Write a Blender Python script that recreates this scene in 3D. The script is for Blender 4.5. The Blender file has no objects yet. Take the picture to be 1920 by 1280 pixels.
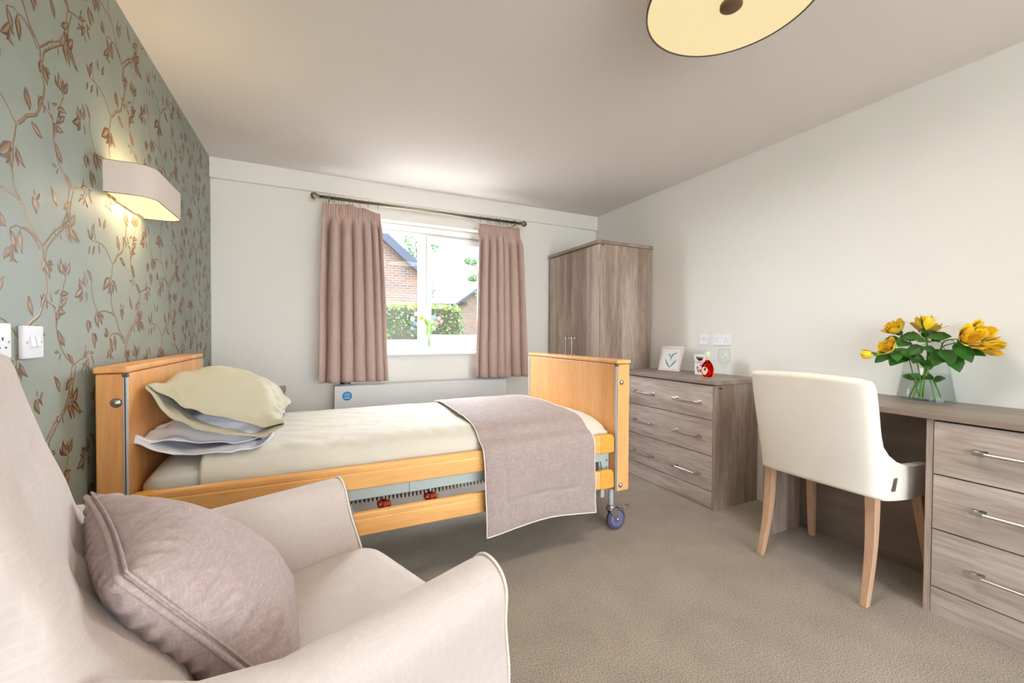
import bpy, bmesh, math, random
from mathutils import Vector, Matrix, noise
PI = math.pi
random.seed(7)
scene = bpy.context.scene
C = scene.collection

# ---------------------------------------------------------------- camera
cam_d = bpy.data.cameras.new('camera'); cam = bpy.data.objects.new('camera', cam_d); C.objects.link(cam)
cam_d.sensor_width = 36.0; cam_d.sensor_fit = 'HORIZONTAL'; cam_d.lens = 772.176 / 1920 * 36.0
cam_d.clip_start = 0.03; cam_d.clip_end = 300
def cam_axes(y, p, r):
    cy, sy, cp, sp, cr, sr = math.cos(y), math.sin(y), math.cos(p), math.sin(p), math.cos(r), math.sin(r)
    f = Vector((sy*cp, cy*cp, sp)); rt = Vector((cy, -sy, 0)); up = rt.cross(f)
    return rt*cr + up*sr, up*cr - rt*sr, f
_r, _u, _f = cam_axes(4.45528626e-01, -1.66794006e-02, 4.81932692e-03)
M = Matrix.Identity(4)
for i in range(3):
    M[i][0] = _r[i]; M[i][1] = _u[i]; M[i][2] = -_f[i]
M[0][3], M[1][3], M[2][3] = 0, 0, 1.12
cam.matrix_world = M
scene.camera = cam

# ---------------------------------------------------------------- world, view
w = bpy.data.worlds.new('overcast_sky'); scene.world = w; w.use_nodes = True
nt = w.node_tree; nt.nodes.clear()
bg = nt.nodes.new('ShaderNodeBackground'); wo = nt.nodes.new('ShaderNodeOutputWorld')
bg.inputs[0].default_value = (0.83, 0.915, 1.0, 1); bg.inputs[1].default_value = 7.5
# hazy sky, strengthened beyond the window to push more daylight indoors
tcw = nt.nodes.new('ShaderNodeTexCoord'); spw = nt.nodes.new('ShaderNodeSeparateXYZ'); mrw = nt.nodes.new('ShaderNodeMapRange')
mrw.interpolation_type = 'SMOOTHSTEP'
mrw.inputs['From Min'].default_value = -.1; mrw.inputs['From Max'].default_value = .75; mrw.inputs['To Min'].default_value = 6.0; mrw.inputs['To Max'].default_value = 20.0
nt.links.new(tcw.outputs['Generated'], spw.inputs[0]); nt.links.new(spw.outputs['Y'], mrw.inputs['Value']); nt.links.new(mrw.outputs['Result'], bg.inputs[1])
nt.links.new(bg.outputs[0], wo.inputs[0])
scene.view_settings.view_transform = 'Standard'; scene.view_settings.look = 'None'
scene.view_settings.exposure = 0.95; scene.view_settings.gamma = 1.0
scene.view_settings.use_curve_mapping = False

# ---------------------------------------------------------------- materials
def lin(c):
    return tuple(((x/255)/12.92 if x/255 <= .04045 else ((x/255+.055)/1.055)**2.4) for x in c)
def mat(name, col, rough=.6, metal=0.0, spec=.5, bump=0.0, bscale=200.0, var=0.0, vscale=3.0, trans=0.0, ior=1.45, emit=None, es=0.0, sheen=0.0, coat=0.0):
    m = bpy.data.materials.new(name); m.use_nodes = True
    n = m.node_tree; b = n.nodes['Principled BSDF']
    c = lin(col); b.inputs['Base Color'].default_value = (*c, 1)
    b.inputs['Roughness'].default_value = rough; b.inputs['Metallic'].default_value = metal
    b.inputs['Specular IOR Level'].default_value = spec
    b.inputs['Transmission Weight'].default_value = trans; b.inputs['IOR'].default_value = ior
    b.inputs['Sheen Weight'].default_value = sheen; b.inputs['Coat Weight'].default_value = coat
    if emit: b.inputs['Emission Color'].default_value = (*lin(emit), 1); b.inputs['Emission Strength'].default_value = es
    if bump or var:
        tc = n.nodes.new('ShaderNodeTexCoord')
    if bump:
        t = n.nodes.new('ShaderNodeTexNoise'); t.inputs['Scale'].default_value = bscale; t.inputs['Detail'].default_value = 3
        bm_ = n.nodes.new('ShaderNodeBump'); bm_.inputs['Strength'].default_value = bump; bm_.inputs['Distance'].default_value = .002
        n.links.new(tc.outputs['Object'], t.inputs['Vector']); n.links.new(t.outputs['Fac'], bm_.inputs['Height'])
        n.links.new(bm_.outputs['Normal'], b.inputs['Normal'])
    if var:
        t = n.nodes.new('ShaderNodeTexNoise'); t.inputs['Scale'].default_value = vscale; t.inputs['Detail'].default_value = 4
        r = n.nodes.new('ShaderNodeValToRGB'); r.color_ramp.elements[0].position = .3; r.color_ramp.elements[1].position = .7
        r.color_ramp.elements[0].color = (*[max(0, x*(1-var)) for x in c], 1); r.color_ramp.elements[1].color = (*[min(1, x*(1+var)) for x in c], 1)
        n.links.new(tc.outputs['Object'], t.inputs['Vector']); n.links.new(t.outputs['Fac'], r.inputs['Fac'])
        n.links.new(r.outputs['Color'], b.inputs['Base Color'])
    return m

def wood(name, c1, c2, c3, axis='z', scale=1.0, rough=.42, knots=True, bump=.15):
    m = bpy.data.materials.new(name); m.use_nodes = True
    n = m.node_tree; b = n.nodes['Principled BSDF']; L = n.links.new
    b.inputs['Roughness'].default_value = rough
    tc = n.nodes.new('ShaderNodeTexCoord'); mp = n.nodes.new('ShaderNodeMapping')
    s = {'x': (.09, 1, 1), 'y': (1, .09, 1), 'z': (1, 1, .09)}[axis]
    mp.inputs['Scale'].default_value = tuple(q*scale for q in s)
    L(tc.outputs['Object'], mp.inputs['Vector'])
    broad = n.nodes.new('ShaderNodeTexNoise'); broad.inputs['Scale'].default_value = 9; broad.inputs['Detail'].default_value = 3; broad.inputs['Distortion'].default_value = .6
    fine = n.nodes.new('ShaderNodeTexNoise'); fine.inputs['Scale'].default_value = 90; fine.inputs['Detail'].default_value = 5; fine.inputs['Distortion'].default_value = .3
    L(mp.outputs[0], broad.inputs['Vector']); L(mp.outputs[0], fine.inputs['Vector'])
    r1 = n.nodes.new('ShaderNodeValToRGB')
    r1.color_ramp.elements[0].position = .33; r1.color_ramp.elements[1].position = .68
    r1.color_ramp.elements[0].color = (*lin(c1), 1); r1.color_ramp.elements[1].color = (*lin(c3), 1)
    e = r1.color_ramp.elements.new(.5); e.color = (*lin(c2), 1)
    L(broad.outputs['Fac'], r1.inputs['Fac'])
    mix = n.nodes.new('ShaderNodeMix'); mix.data_type = 'RGBA'; mix.blend_type = 'MULTIPLY'; mix.inputs['Factor'].default_value = .8 if knots else .35
    r2 = n.nodes.new('ShaderNodeValToRGB'); r2.color_ramp.elements[0].position = .3; r2.color_ramp.elements[1].position = .6
    r2.color_ramp.elements[0].color = (.66, .62, .6, 1); r2.color_ramp.elements[1].color = (1, 1, 1, 1)
    L(fine.outputs['Fac'], r2.inputs['Fac']); L(r1.outputs['Color'], mix.inputs[6]); L(r2.outputs['Color'], mix.inputs[7])
    last = mix.outputs[2]
    if knots:
        mp2 = n.nodes.new('ShaderNodeMapping')
        s2 = {'x': (.35, 1, 1), 'y': (1, .35, 1), 'z': (1, 1, .35)}[axis]
        mp2.inputs['Scale'].default_value = s2
        L(tc.outputs['Object'], mp2.inputs['Vector'])
        v = n.nodes.new('ShaderNodeTexVoronoi'); v.inputs['Scale'].default_value = 6.0
        L(mp2.outputs[0], v.inputs['Vector'])
        r3 = n.nodes.new('ShaderNodeValToRGB'); r3.color_ramp.elements[0].position = .02; r3.color_ramp.elements[1].position = .12
        r3.color_ramp.elements[0].color = (.55, .42, .36, 1); r3.color_ramp.elements[1].color = (1, 1, 1, 1)
        L(v.outputs['Distance'], r3.inputs['Fac'])
        mk = n.nodes.new('ShaderNodeMix'); mk.data_type = 'RGBA'; mk.blend_type = 'MULTIPLY'; mk.inputs['Factor'].default_value = .45
        L(last, mk.inputs[6]); L(r3.outputs['Color'], mk.inputs[7]); last = mk.outputs[2]
    L(last, b.inputs['Base Color'])
    if bump:
        bp = n.nodes.new('ShaderNodeBump'); bp.inputs['Strength'].default_value = bump; bp.inputs['Distance'].default_value = .001
        L(fine.outputs['Fac'], bp.inputs['Height']); L(bp.outputs['Normal'], b.inputs['Normal'])
    return m

def linen(name, c, dark=.16, rough=.85, scale=1.0, sheen=.1, crease=0.0):
    """woven slubby cloth: crossed stretched noises"""
    m = bpy.data.materials.new(name); m.use_nodes = True
    n = m.node_tree; b = n.nodes['Principled BSDF']; L = n.links.new
    b.inputs['Roughness'].default_value = rough; b.inputs['Sheen Weight'].default_value = sheen; b.inputs['Specular IOR Level'].default_value = .35
    tc = n.nodes.new('ShaderNodeTexCoord'); outs = []
    for s in ((1, 1, .1), (.12, .12, 1)):
        mp = n.nodes.new('ShaderNodeMapping'); mp.inputs['Scale'].default_value = tuple(q*scale for q in s)
        t = n.nodes.new('ShaderNodeTexNoise'); t.inputs['Scale'].default_value = 160; t.inputs['Detail'].default_value = 2
        L(tc.outputs['Object'], mp.inputs['Vector']); L(mp.outputs[0], t.inputs['Vector']); outs.append(t.outputs['Fac'])
    mx = n.nodes.new('ShaderNodeMath'); mx.operation = 'MAXIMUM'; L(outs[0], mx.inputs[0]); L(outs[1], mx.inputs[1])
    r = n.nodes.new('ShaderNodeValToRGB'); r.color_ramp.elements[0].position = .48; r.color_ramp.elements[1].position = .72
    cc = lin(c); r.color_ramp.elements[0].color = (*[x*(1-dark*.5) for x in cc], 1); r.color_ramp.elements[1].color = (*[min(1, x*(1+dark)) for x in cc], 1)
    L(mx.outputs[0], r.inputs['Fac']); L(r.outputs['Color'], b.inputs['Base Color'])
    bp = n.nodes.new('ShaderNodeBump'); bp.inputs['Strength'].default_value = .25; bp.inputs['Distance'].default_value = .0008
    L(mx.outputs[0], bp.inputs['Height']); nrm = bp.outputs['Normal']
    if crease:
        t = n.nodes.new('ShaderNodeTexNoise'); t.inputs['Scale'].default_value = 9; t.inputs['Detail'].default_value = 3; t.inputs['Distortion'].default_value = .8
        L(tc.outputs['Object'], t.inputs['Vector'])
        b2 = n.nodes.new('ShaderNodeBump'); b2.inputs['Strength'].default_value = crease; b2.inputs['Distance'].default_value = .03
        L(t.outputs['Fac'], b2.inputs['Height']); L(nrm, b2.inputs['Normal']); nrm = b2.outputs['Normal']
    L(nrm, b.inputs['Normal'])
    return m

def carpet_mat():
    m = bpy.data.materials.new('beige_twist_carpet'); m.use_nodes = True
    n = m.node_tree; b = n.nodes['Principled BSDF']; L = n.links.new
    b.inputs['Roughness'].default_value = .95; b.inputs['Specular IOR Level'].default_value = .1; b.inputs['Sheen Weight'].default_value = .2
    tc = n.nodes.new('ShaderNodeTexCoord')
    t = n.nodes.new('ShaderNodeTexNoise'); t.inputs['Scale'].default_value = 240; t.inputs['Detail'].default_value = 4; t.inputs['Roughness'].default_value = .7
    t2 = n.nodes.new('ShaderNodeTexNoise'); t2.inputs['Scale'].default_value = 5; t2.inputs['Detail'].default_value = 5
    L(tc.outputs['Object'], t.inputs['Vector']); L(tc.outputs['Object'], t2.inputs['Vector'])
    r = n.nodes.new('ShaderNodeValToRGB'); r.color_ramp.elements[0].position = .36; r.color_ramp.elements[1].position = .66
    r.color_ramp.elements[0].color = (*lin((116, 102, 88)), 1); r.color_ramp.elements[1].color = (*lin((214, 201, 186)), 1)
    L(t.outputs['Fac'], r.inputs['Fac'])
    r2 = n.nodes.new('ShaderNodeValToRGB'); r2.color_ramp.elements[0].position = .35; r2.color_ramp.elements[1].position = .65
    r2.color_ramp.elements[0].color = (.88, .88, .88, 1); r2.color_ramp.elements[1].color = (1, 1, 1, 1)
    L(t2.outputs['Fac'], r2.inputs['Fac'])
    mx = n.nodes.new('ShaderNodeMix'); mx.data_type = 'RGBA'; mx.blend_type = 'MULTIPLY'; mx.inputs['Factor'].default_value = 1
    L(r.outputs['Color'], mx.inputs[6]); L(r2.outputs['Color'], mx.inputs[7]); L(mx.outputs[2], b.inputs['Base Color'])
    bp = n.nodes.new('ShaderNodeBump'); bp.inputs['Strength'].default_value = .6; bp.inputs['Distance'].default_value = .004
    L(t.outputs['Fac'], bp.inputs['Height']); L(bp.outputs['Normal'], b.inputs['Normal'])
    return m

def brick_mat():
    m = bpy.data.materials.new('red_brick'); m.use_nodes = True
    n = m.node_tree; b = n.nodes['Principled BSDF']; L = n.links.new
    tc = n.nodes.new('ShaderNodeTexCoord'); mp = n.nodes.new('ShaderNodeMapping'); mp.inputs['Rotation'].default_value = (PI/2, 0, 0)
    t = n.nodes.new('ShaderNodeTexBrick'); t.inputs['Scale'].default_value = 1.0
    t.inputs['Brick Width'].default_value = .225; t.inputs['Row Height'].default_value = .075; t.inputs['Mortar Size'].default_value = .008
    t.inputs['Color1'].default_value = (*lin((112, 82, 68)), 1); t.inputs['Color2'].default_value = (*lin((84, 72, 70)), 1); t.inputs['Mortar'].default_value = (*lin((116, 108, 102)), 1)
    L(tc.outputs['Object'], mp.inputs['Vector']); L(mp.outputs[0], t.inputs['Vector']); L(t.outputs['Color'], b.inputs['Base Color'])
    b.inputs['Roughness'].default_value = .9
    return m

def glass(name, col=(255, 255, 255), rough=0.0, ior=1.45, thin=False):
    m = bpy.data.materials.new(name); m.use_nodes = True
    n = m.node_tree; n.nodes.clear(); L = n.links.new
    o = n.nodes.new('ShaderNodeOutputMaterial')
    if thin:
        t = n.nodes.new('ShaderNodeBsdfTransparent'); t.inputs[0].default_value = (*lin(col), 1)
        g = n.nodes.new('ShaderNodeBsdfGlossy'); g.inputs['Roughness'].default_value = .01
        lw = n.nodes.new('ShaderNodeLayerWeight'); lw.inputs['Blend'].default_value = .5
        pw = n.nodes.new('ShaderNodeMath'); pw.operation = 'POWER'; pw.inputs[1].default_value = 4.0; L(lw.outputs['Facing'], pw.inputs[0])
        f = n.nodes.new('ShaderNodeMath'); f.operation = 'MULTIPLY_ADD'; f.inputs[1].default_value = min(.5, (ior-1)*1.2); f.inputs[2].default_value = (ior-1)**2/(ior+1)**2; L(pw.outputs[0], f.inputs[0])
        mx = n.nodes.new('ShaderNodeMixShader'); L(f.outputs[0], mx.inputs[0]); L(t.outputs[0], mx.inputs[1]); L(g.outputs[0], mx.inputs[2]); L(mx.outputs[0], o.inputs[0])
    else:
        g = n.nodes.new('ShaderNodeBsdfGlass'); g.inputs['Color'].default_value = (*lin(col), 1); g.inputs['IOR'].default_value = ior; g.inputs['Roughness'].default_value = rough
        L(g.outputs[0], o.inputs[0])
    return m

MT = dict(
    wall=mat('cream_wall_paint', (236, 234, 228), .85, bump=.08, bscale=300),
    ceil=mat('ceiling_paint', (232, 226, 221), .9),
    wallpaper=mat('sage_wallpaper', (146, 153, 142), .55, var=.07, vscale=5, bump=.05, bscale=400),
    vine=mat('bronze_vine_print', (152, 122, 88), .45, metal=.2, var=.25, vscale=25),
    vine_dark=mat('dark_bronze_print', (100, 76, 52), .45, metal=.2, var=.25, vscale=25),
    carpet=carpet_mat(),
    grey_z=wood('driftwood_laminate_upright', (146, 125, 112), (172, 152, 138), (196, 179, 166), 'z'),
    grey_y=wood('driftwood_laminate_along', (166, 150, 140), (194, 179, 169), (216, 203, 194), 'y'),
    grey_yd=wood('driftwood_worktop', (138, 122, 110), (150, 134, 122), (164, 148, 136), 'y', knots=False),
    beech=wood('beech_veneer', (236, 168, 102), (244, 180, 113), (250, 192, 128), 'z', rough=.35, knots=False, bump=.03),
    beech_x=wood('beech_rail', (243, 178, 104), (249, 188, 114), (252, 196, 124), 'x', rough=.35, knots=False, bump=.03),
    amber_plastic=mat('amber_end_cap', (238, 170, 76), .35),
    alu=mat('brushed_aluminium', (204, 206, 208), .4, metal=.15),
    black=mat('black_groove', (22, 20, 18), .6),
    steel=mat('chrome', (210, 210, 208), .2, metal=1.0),
    nickel=mat('brushed_nickel', (150, 140, 122), .32, metal=1.0),
    frame_grey=mat('pale_grey_painted_steel', (192, 204, 200), .45),
    red_plastic=mat('red_plastic', (176, 62, 38), .35),
    wheel=mat('blue_grey_rubber', (108, 110, 150), .45),
    tyre=mat('grey_tyre', (74, 78, 96), .5),
    white_plastic=mat('white_plastic', (232, 232, 238), .3),
    upvc=mat('white_upvc', (244, 246, 246), .35),
    rad=mat('white_enamel', (226, 226, 228), .5),
    blue=mat('blue_sticker', (30, 140, 214), .4),
    pale_blue=mat('pale_blue_ink', (140, 200, 240), .4),
    curtain=linen('mauve_curtain_linen', (194, 168, 157), .10, scale=1.4),
    throw=linen('taupe_linen_throw', (172, 155, 150), .16, scale=1.7),
    arm=linen('pale_oat_upholstery', (204, 191, 184), .05, scale=1.1, rough=.7),
    cushion=linen('mauve_linen_cushion', (178, 160, 155), .15, scale=1.9, crease=.5),
    piping=mat('cream_piping', (236, 224, 210), .7),
    tub=mat('ivory_upholstery', (238, 231, 220), .9, bump=.2, bscale=500, var=.02, vscale=8),
    seatpad=mat('white_seat', (222, 220, 216), .8),
    oak=wood('pale_oak_leg', (196, 156, 126), (206, 167, 137), (214, 178, 148), 'z', rough=.45, knots=False),
    sage=mat('sage_cotton', (196, 190, 166), .85, sheen=.2, bump=.1, bscale=15),
    white_cotton=mat('white_cotton', (236, 236, 244), .85, bump=.1, bscale=15),
    sheet=mat('cream_cotton', (216, 209, 194), .85, sheen=.2),
    mattress=mat('pale_grey_ticking', (214, 210, 200), .8),
    shade=mat('lampshade_fabric', (214, 200, 190), .8),
    diffuser=mat('lit_diffuser', (80, 72, 60), .5, emit=(255, 232, 176), es=.46),
    bulbglow=mat('lit_shade_lining', (255, 220, 160), .6, emit=(255, 222, 150), es=.75),
    trim_dark=mat('dark_trim', (96, 86, 84), .6),
    knob_wood=mat('bronze_knob', (118, 92, 68), .4, metal=.3),
    glass=glass('clear_glass', (252, 254, 253), thin=True, ior=1.35),
    pane=glass('window_glass', thin=True, ior=1.18),
    water=glass('water', (249, 252, 250), thin=True, ior=1.15),
    rose=mat('yellow_petal', (250, 200, 18), .5, var=.12, vscale=20, sheen=.2),
    leaf=mat('rose_leaf', (52, 104, 34), .45, var=.35, vscale=15),
    stem=mat('green_stem', (96, 150, 44), .5),
    brick=brick_mat(),
    roof=mat('slate_roof', (66, 63, 66), .8, var=.15, vscale=4),
    fascia=mat('blue_grey_bargeboard', (42, 50, 66), .6),
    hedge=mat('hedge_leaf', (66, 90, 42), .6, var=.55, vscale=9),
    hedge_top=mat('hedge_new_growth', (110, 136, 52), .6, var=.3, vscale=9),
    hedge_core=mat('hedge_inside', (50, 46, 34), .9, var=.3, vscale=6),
    tree=mat('tree_leaf', (98, 128, 88), .6, var=.3, vscale=3),
    bark=mat('bark', (110, 95, 80), .9),
    grass=mat('lawn', (70, 96, 46), .9, var=.3, vscale=2), paving=mat('pale_bounce_paving', (196, 186, 176), .9, var=.08, vscale=1),
    pink_frame=mat('pale_pink_frame', (232, 212, 202), .5),
    paper=mat('white_paper', (236, 238, 240), .6),
    grey_leaf=mat('grey_green_ink', (150, 158, 146), .7),
    red_ink=mat('red_ink', (206, 40, 60), .5), pink_ink=mat('pink_ink', (240, 150, 170), .5), brown_ink=mat('brown_ink', (128, 96, 84), .5),
    amber=glass('amber_red_glass', (236, 84, 30)), cream_label=mat('cream_label', (236, 226, 196), .6), gold=mat('pale_gold_cap', (226, 218, 190), .4, metal=.3),
    white_petal=mat('white_petal', (236, 238, 244), .6), blue_petal=mat('pale_blue_petal', (172, 196, 232), .6), pink_petal=mat('pale_pink_petal', (240, 204, 214), .6), yellow_petal=mat('yellow_flower', (244, 220, 60), .6),
    fresh=mat('fresh_green', (140, 190, 70), .5),
    back=mat('hardboard_dark', (92, 78, 68), .8),
)

# ---------------------------------------------------------------- mesh helpers (world coordinates in, parent-relative out)
class MB:
    def __init__(s): s.v = []; s.f = []; s.mi = []; s.m = 0
    def slot(s, i): s.m = i; return s
    def add(s, vs, fs):
        o = len(s.v); s.v += [tuple(x) for x in vs]
        for f in fs: s.f.append(tuple(o+i for i in f)); s.mi.append(s.m)
        return s
    def box(s, x0, x1, y0, y1, z0, z1):
        return s.add([(x0,y0,z0),(x1,y0,z0),(x1,y1,z0),(x0,y1,z0),(x0,y0,z1),(x1,y0,z1),(x1,y1,z1),(x0,y1,z1)],
                     [(0,3,2,1),(4,5,6,7),(0,1,5,4),(1,2,6,5),(2,3,7,6),(3,0,4,7)])
    def obox(s, c, ax, ay, az):
        """box with centre c and half-axis vectors"""
        c, ax, ay, az = map(Vector, (c, ax, ay, az)); vs = []
        for k in (-1, 1):
            for i, j in ((-1,-1),(1,-1),(1,1),(-1,1)): vs.append(c + ax*i + ay*j + az*k)
        return s.add(vs, [(0,3,2,1),(4,5,6,7),(0,1,5,4),(1,2,6,5),(2,3,7,6),(3,0,4,7)])
    def grid(s, P, closed_u=False, closed_v=False, flip=False):
        nu, nv = len(P), len(P[0]); vs = [p for row in P for p in row]; fs = []
        for i in range(nu if closed_u else nu-1):
            for j in range(nv if closed_v else nv-1):
                a, b_, c_, d = i*nv+j, ((i+1) % nu)*nv+j, ((i+1) % nu)*nv+(j+1) % nv, i*nv+(j+1) % nv
                fs.append((a, b_, c_, d) if not flip else (a, d, c_, b_))
        return s.add(vs, fs)
    def tube(s, pts, r, seg=8, cap=True, closed=False):
        pts = [Vector(p) for p in pts]; n = len(pts); rs = r if isinstance(r, (list, tuple)) else [r]*n
        rings = []; prev = None
        for i, p in enumerate(pts):
            if closed: t = pts[(i+1) % n]-pts[i-1]
            else: t = pts[min(i+1, n-1)]-pts[max(i-1, 0)]
            t.normalize()
            if prev is None:
                a = Vector((0,0,1)) if abs(t.z) < .9 else Vector((1,0,0)); u = t.cross(a).normalized()
            else: u = (prev - t*prev.dot(t)).normalized()
            prev = u; v = t.cross(u)
            rings.append([p + (u*math.cos(2*PI*k/seg) + v*math.sin(2*PI*k/seg))*rs[i] for k in range(seg)])
        s.grid(rings, closed_u=closed, closed_v=True)
        if cap and not closed:
            s.add(rings[0], [tuple(range(seg))]); s.add(rings[-1], [tuple(reversed(range(seg)))])
        return s
    def cyl(s, p0, p1, r, seg=20, r2=None):
        return s.tube([p0, p1], [r, r if r2 is None else r2], seg)
    def lathe(s, c, prof, seg=32, axis='z'):
        c = Vector(c); rows = []
        for r, z in prof:
            row = []
            for k in range(seg):
                a = 2*PI*k/seg
                d = {'z': Vector((r*math.cos(a), r*math.sin(a), z)), 'x': Vector((z, r*math.cos(a), r*math.sin(a))), 'y': Vector((r*math.sin(a), z, r*math.cos(a)))}[axis]
                row.append(c+d)
            rows.append(row)
        return s.grid(rows, closed_v=True, flip=True)
    def sphere(s, c, r, seg=16, rings=8, sc=(1,1,1)):
        c = Vector(c); rows = []
        for i in range(rings+1):
            t = PI*i/rings; rows.append([c+Vector((sc[0]*r*math.sin(t)*math.cos(2*PI*k/seg), sc[1]*r*math.sin(t)*math.sin(2*PI*k/seg), sc[2]*r*math.cos(t))) for k in range(seg)])
        return s.grid(rows, closed_v=True)
    def prism(s, poly, d):
        """poly: list of 3D points (planar), extruded by vector d"""
        n = len(poly); d = Vector(d); p = [Vector(q) for q in poly]
        return s.add(p+[q+d for q in p], [tuple(reversed(range(n))), tuple(range(n, 2*n))]+[(i, (i+1) % n, n+(i+1) % n, n+i) for i in range(n)])
    def build(s, name, mats, parent=None, smooth=False, bevel=0.0, bseg=2, subsurf=0, solid=0.0, soff=0.0, recalc=True, merge=True):
        if not isinstance(mats, (list, tuple)): mats = [mats]
        o0 = world_loc(parent) if parent else Vector((0,0,0))
        me = bpy.data.meshes.new(name); me.from_pydata([Vector(v)-o0 for v in s.v], [], s.f)
        for m_ in mats: me.materials.append(m_)
        for p, i in zip(me.polygons, s.mi): p.material_index = min(i, len(mats)-1)
        bm = bmesh.new(); bm.from_mesh(me)
        if merge: bmesh.ops.remove_doubles(bm, verts=bm.verts, dist=1e-6)
        if recalc: bmesh.ops.recalc_face_normals(bm, faces=bm.faces)
        for f in bm.faces: f.smooth = smooth
        bm.to_mesh(me); bm.free()
        ob = bpy.data.objects.new(name, me); C.objects.link(ob)
        if parent: ob.parent = parent
        if solid:
            k = ob.modifiers.new('Solidify', 'SOLIDIFY'); k.thickness = solid; k.offset = soff
        if bevel:
            k = ob.modifiers.new('Bevel', 'BEVEL'); k.width = bevel; k.segments = bseg; k.limit_method = 'ANGLE'; k.angle_limit = math.radians(40); k.harden_normals = False
        if subsurf:
            k = ob.modifiers.new('Subdivision', 'SUBSURF'); k.levels = subsurf; k.render_levels = subsurf
        return ob
def world_loc(o):
    v = Vector((0,0,0))
    while o: v += o.location; o = o.parent
    return v
def thing(name, loc, label, cat, group=None):
    o = bpy.data.objects.new(name, None); C.objects.link(o); o.location = loc; o.empty_display_size = .1
    return tag(o, label, cat, group)
def tag(o, label, cat, group=None):
    o['label'] = label; o['category'] = cat
    if group: o['group'] = group
    return o
def struct(o, label=None, cat='room'):
    o['kind'] = 'structure'; o['label'] = label or o.name; o['category'] = cat
    return o
def copy_tree(o, parent=None):
    c = o.copy(); C.objects.link(c); c.parent = parent
    for ch in o.children: copy_tree(ch, c)
    return c
def catmull(pts, n=8):
    pts = [Vector(p) for p in pts]; out = []
    for i in range(len(pts)-1):
        p0, p1, p2, p3 = pts[max(i-1,0)], pts[i], pts[i+1], pts[min(i+2, len(pts)-1)]
        for k in range(n):
            t = k/n; out.append(.5*((2*p1)+(p2-p0)*t+(2*p0-5*p1+4*p2-p3)*t*t+(3*p1-p0-3*p2+p3)*t**3))
    out.append(pts[-1]); return out
def interp(tab, x):
    if x <= tab[0][0]: return tab[0][1]
    for (a, fa), (b_, fb) in zip(tab, tab[1:]):
        if x <= b_:
            t = (x-a)/(b_-a) if b_ > a else 0; return fa+(fb-fa)*t
    return tab[-1][1]
def sstep(a, b_, x):
    t = max(0, min(1, (x-a)/(b_-a))); return t*t*(3-2*t)
def nz(x, y=0, z=0): return noise.noise(Vector((x, y, z)))
def text_on(name, body, size, loc, rot, m, parent, extrude=.0003):
    cu = bpy.data.curves.new(name, 'FONT'); cu.body = body; cu.size = size; cu.extrude = extrude; cu.align_x = 'CENTER'; cu.align_y = 'CENTER'
    tmp = bpy.data.objects.new(name, cu); C.objects.link(tmp)
    dg = bpy.context.evaluated_depsgraph_get(); me = bpy.data.meshes.new_from_object(tmp.evaluated_get(dg))
    bpy.data.objects.remove(tmp); me.materials.clear(); me.materials.append(m)
    o = bpy.data.objects.new(name, me); C.objects.link(o); o.parent = parent
    o.location = Vector(loc)-world_loc(parent); o.rotation_euler = rot
    return o

# ================================================================ ROOM
XL, XR, YW, ZC, YB = -.68, 2.727, 3.63, 2.38, -4.2
struct(MB().box(XL-.1, XR+.1, YB-.1, YW+.27, -.1, 0).build('floor', MT['carpet']), 'beige twist pile carpet across the whole floor')
struct(MB().box(XL-.1, XR+.1, YB-.1, YW+.27, ZC, ZC+.1).build('ceiling', MT['ceil']), 'flat painted ceiling')
wl = struct(MB().box(XL-.1, XL, -.3, YW+.27, 0, ZC).box(XL-.1, XL, YB-.1, -2.4, 0, ZC).box(XL-.1, XL, -2.4, -.3, 0, .9).box(XL-.1, XL, -2.4, -.3, 2.05, ZC).box(XL-.1, XL, -1.5, -.3, .9, 2.05).build('wall_left', MT['wallpaper']), 'sage green wallpapered wall with bronze flower vines')  # includes an unseen gap behind the camera, added to let side daylight in
struct(MB().box(XR, XR+.1, YB-.1, YW+.27, 0, ZC).build('wall_right', MT['wall']), 'plain cream wall behind the desk')
WX0, WX1, WZ0, WZ1 = .25, 1.53, .94, 2.092
struct(MB().box(XL, WX0, YW, YW+.27, 0, ZC).box(WX1, XR, YW, YW+.27, 0, ZC).box(WX0, WX1, YW, YW+.27, 0, WZ0).box(WX0, WX1, YW, YW+.27, WZ1, ZC)
       .build('wall_window', MT['wall']), 'cream wall around the window')
struct(MB().box(XL, XR, YW-.032, YW, 2.236, ZC).build('trim_1', MT['wall'], bevel=.002), 'shallow boxed bulkhead along the top of the window wall')
struct(MB().box(XL, -.5, YB-.1, YB, 0, ZC).box(2.6, XR, YB-.1, YB, 0, ZC).box(-.5, 2.6, YB-.1, YB, 2.28, ZC).build('wall_back', MT['wall']), 'cream wall with a wide open gap added behind the viewpoint for fill daylight')  # unseen opening without glass, added so fill daylight enters from behind

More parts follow.
